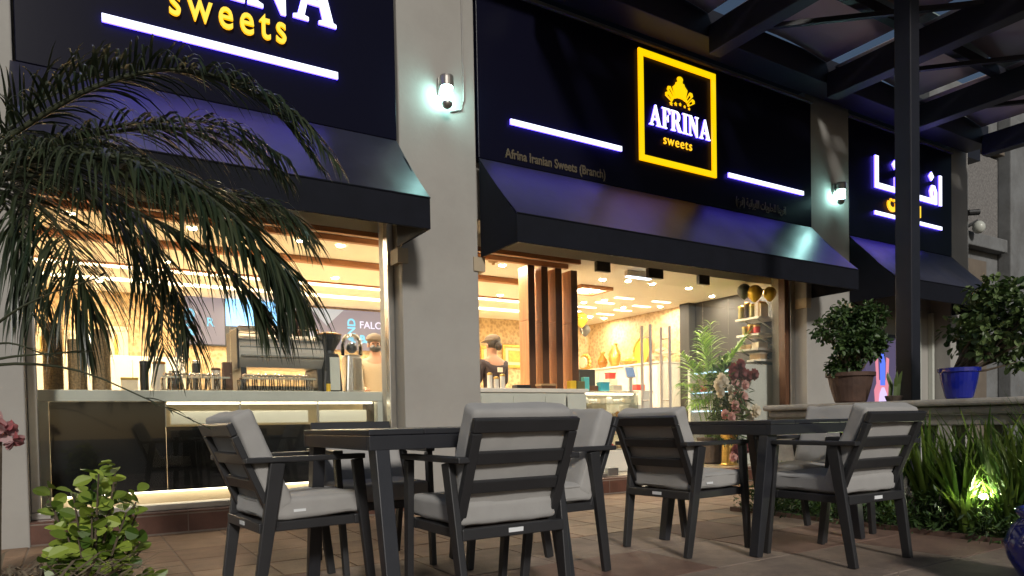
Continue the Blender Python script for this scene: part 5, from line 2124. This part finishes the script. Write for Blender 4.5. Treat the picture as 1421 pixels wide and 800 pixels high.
# ------------------------------------------------------------------ patio furniture
def make_chair(slump=0.):
    c = thing("patio_chair", "", "chair", (0, 0, 0), "charcoal patio chairs with grey cushions")
    for sx in (-1, 1):
        b = MB()
        b.beam((sx * .242, -.262, 0), (sx * .262, -.165, .628), .030, .046, (0, 1, 0), .030, .064)
        b.build("leg", M["chair"], c, bevel=.004)
        b = MB()
        b.beam((sx * .246, .275, 0), (sx * .262, .205, .628), .030, .038, (0, 1, 0), .030, .052)
        b.build("leg", M["chair"], c, bevel=.004)
        b = MB()
        b.box(sx * .262 - .026, sx * .262 + .026, -.305, .238, .630, .654)
        b.build("arm", M["chair"], c, bevel=.005)
    # tilted back frame
    B0, T0 = Vector((0, -.165, .345)), Vector((0, -.355, .800))
    u = (T0 - B0).normalized()
    n_ = Vector((0, u.z, -u.y))
    H = (T0 - B0).length

    def bk(x, s, n): return Vector((x, 0, 0)) + B0 + u * s + n_ * n

    def slab(x0, x1, s0, s1, n0, n1):
        b = MB()
        b.hexa([bk(x0, s0, n0), bk(x1, s0, n0), bk(x1, s0, n1), bk(x0, s0, n1), bk(x0, s1, n0), bk(x1, s1, n0), bk(x1, s1, n1), bk(x0, s1, n1)])
        return b

    for sx in (-1, 1): slab(sx * .225 - .021, sx * .225 + .021, 0, H - .058, -.014, .014).build("back_post", M["chair"], c, bevel=.004)
    slab(-.246, .246, H - .056, H, -.014, .014).build("top_rail", M["chair"], c, bevel=.005)
    for s0, s1 in ((.178, .230), (.302, .355)): slab(-.203, .203, s0, s1, -.010, .010).build("slat", M["chair"], c, bevel=.004)
    b = MB()
    b.box(-.244, .244, -.245, -.205, .325, .370)
    b.box(-.244, .244, .195, .235, .325, .370)
    b.box(-.244, -.206, -.204, .194, .327, .368)
    b.box(.206, .244, -.204, .194, .327, .368)
    b.build("seat_frame", M["chair"], c, bevel=.004)
    for y in (-.12, -.02, .08, .17):
        b = MB()
        b.box(-.205, .205, y - .025, y + .025, .340, .356)
        b.build("seat_slat", M["chair"], c)
    b = MB()
    b.cushion(.236, .236, .048, .024, lambda x, y, z: Vector((x, y + .03, z + .422)), 16, .10)
    s = b.build("seat_cushion", M["fabric"], c, smooth=True, weld=True)
    b = MB()
    for z in (.395, .449):
        rr = .22
        pts = []
        for i in range(33):
            a = 2 * math.pi * i / 32
            ca, sa = math.cos(a), math.sin(a)
            k = (abs(ca) ** 8 + abs(sa) ** 8) ** (-1 / 8)
            pts.append((ca * k * .232, sa * k * .232 + .03, z))
        b.tube(pts, .0035, 5, caps=False)
    b.build("piping", M["seam"], s, smooth=True)
    b = MB()
    hz = .232
    b.cushion(.238, hz, .048, .022, lambda x, y, z: bk(x, y + hz + .050 - slump, z + .066), 18, .08)
    bc = b.build("back_cushion", M["fabric"], c, smooth=True, weld=True)
    b = MB()
    b.box(-.035, .035, -.2475, -.2455, .340, .358)
    b.build("care_tag", M["tag"], c)
    b = MB()
    b.box(.238, .2405, -.09, -.035, .405, .417)
    b.build("care_tag", M["tag"], s)
    return c


CH = [
    (1.50, 2.642, .5, "grey cushioned patio chair in the middle foreground, its slatted back to the viewer"),
    (.875, 3.38, -85, "grey cushioned patio chair farthest left, side on with its back to the palm"),
    (2.049, 3.053, 93, "grey cushioned patio chair between the two tables, its cushion facing left"),
    (3.141, 3.06, -87, "grey cushioned patio chair with its back to the left table, at the right table"),
    (3.60, 2.361, -1.3, "grey cushioned patio chair farthest right, its slatted back beside the plants"),
    (1.42, 3.80, 179, "grey cushioned patio chair on the far side of the left table, facing the viewer"),
    (4.18, 2.895, 90, "grey cushioned patio chair behind the right table, facing left before the parapet"),
]
for i, (x, y, a, l) in enumerate(CH):
    CUSH[0] = i * 7.3                # each chair's cushions crease in their own way
    c = make_chair(.12 if "far side" in l else random.uniform(-.008, .012))
    c.location = (x, y, 0)
    c.rotation_euler = (0, 0, R(a))
    c["label"] = l


def make_table(x0, x1, y0, y1, splay, label):
    t = thing("patio_table", label, "table", ((x0 + x1) / 2, (y0 + y1) / 2, 0), "square charcoal patio tables")
    zt = .765
    b = MB()
    n = 4
    w = (x1 - x0) / n
    for i in range(n):
        b = MB()
        b.box(x0 + i * w + (.002 if i else 0), x0 + (i + 1) * w, y0, y1, zt - .022, zt)
        b.build("top_board", M["table"], t, bevel=.003)
    for q in ((x0, x1, y0, y0 + .03), (x0, x1, y1 - .03, y1), (x0, x0 + .03, y0 + .031, y1 - .031), (x1 - .03, x1, y0 + .031, y1 - .031)):
        b = MB()
        b.box(q[0], q[1], q[2], q[3], zt - .082, zt - .024)
        b.build("apron", M["table"], t, bevel=.003)
    for sx, x in ((-1, x0 + .055), (1, x1 - .055)):
        for sy, y in ((-1, y0 + .055), (1, y1 - .055)):
            fx = x + (sx * .125 if splay == 'x' else 0)
            fy = y + (sy * .15 if splay == 'y' else 0)
            b = MB()
            if splay == 'x': b.beam((fx, fy, 0), (x, y, zt - .025), .060, .045, (1, 0, 0), .060, .085)
            else: b.beam((fx, fy, 0), (x, y, zt - .025), .060, .045, (0, 1, 0), .060, .085)
            b.build("leg", M["table"], t, bevel=.004)
    return t


make_table(.965, 1.90, 2.60, 3.52, 'y', "square charcoal table at the left between four chairs")
t2 = make_table(3.29, 4.14, 2.55, 3.38, 'x', "square charcoal table at the right in front of the flowers")

for o in list(bpy.data.objects):
    if "_o" in o: del o["_o"]
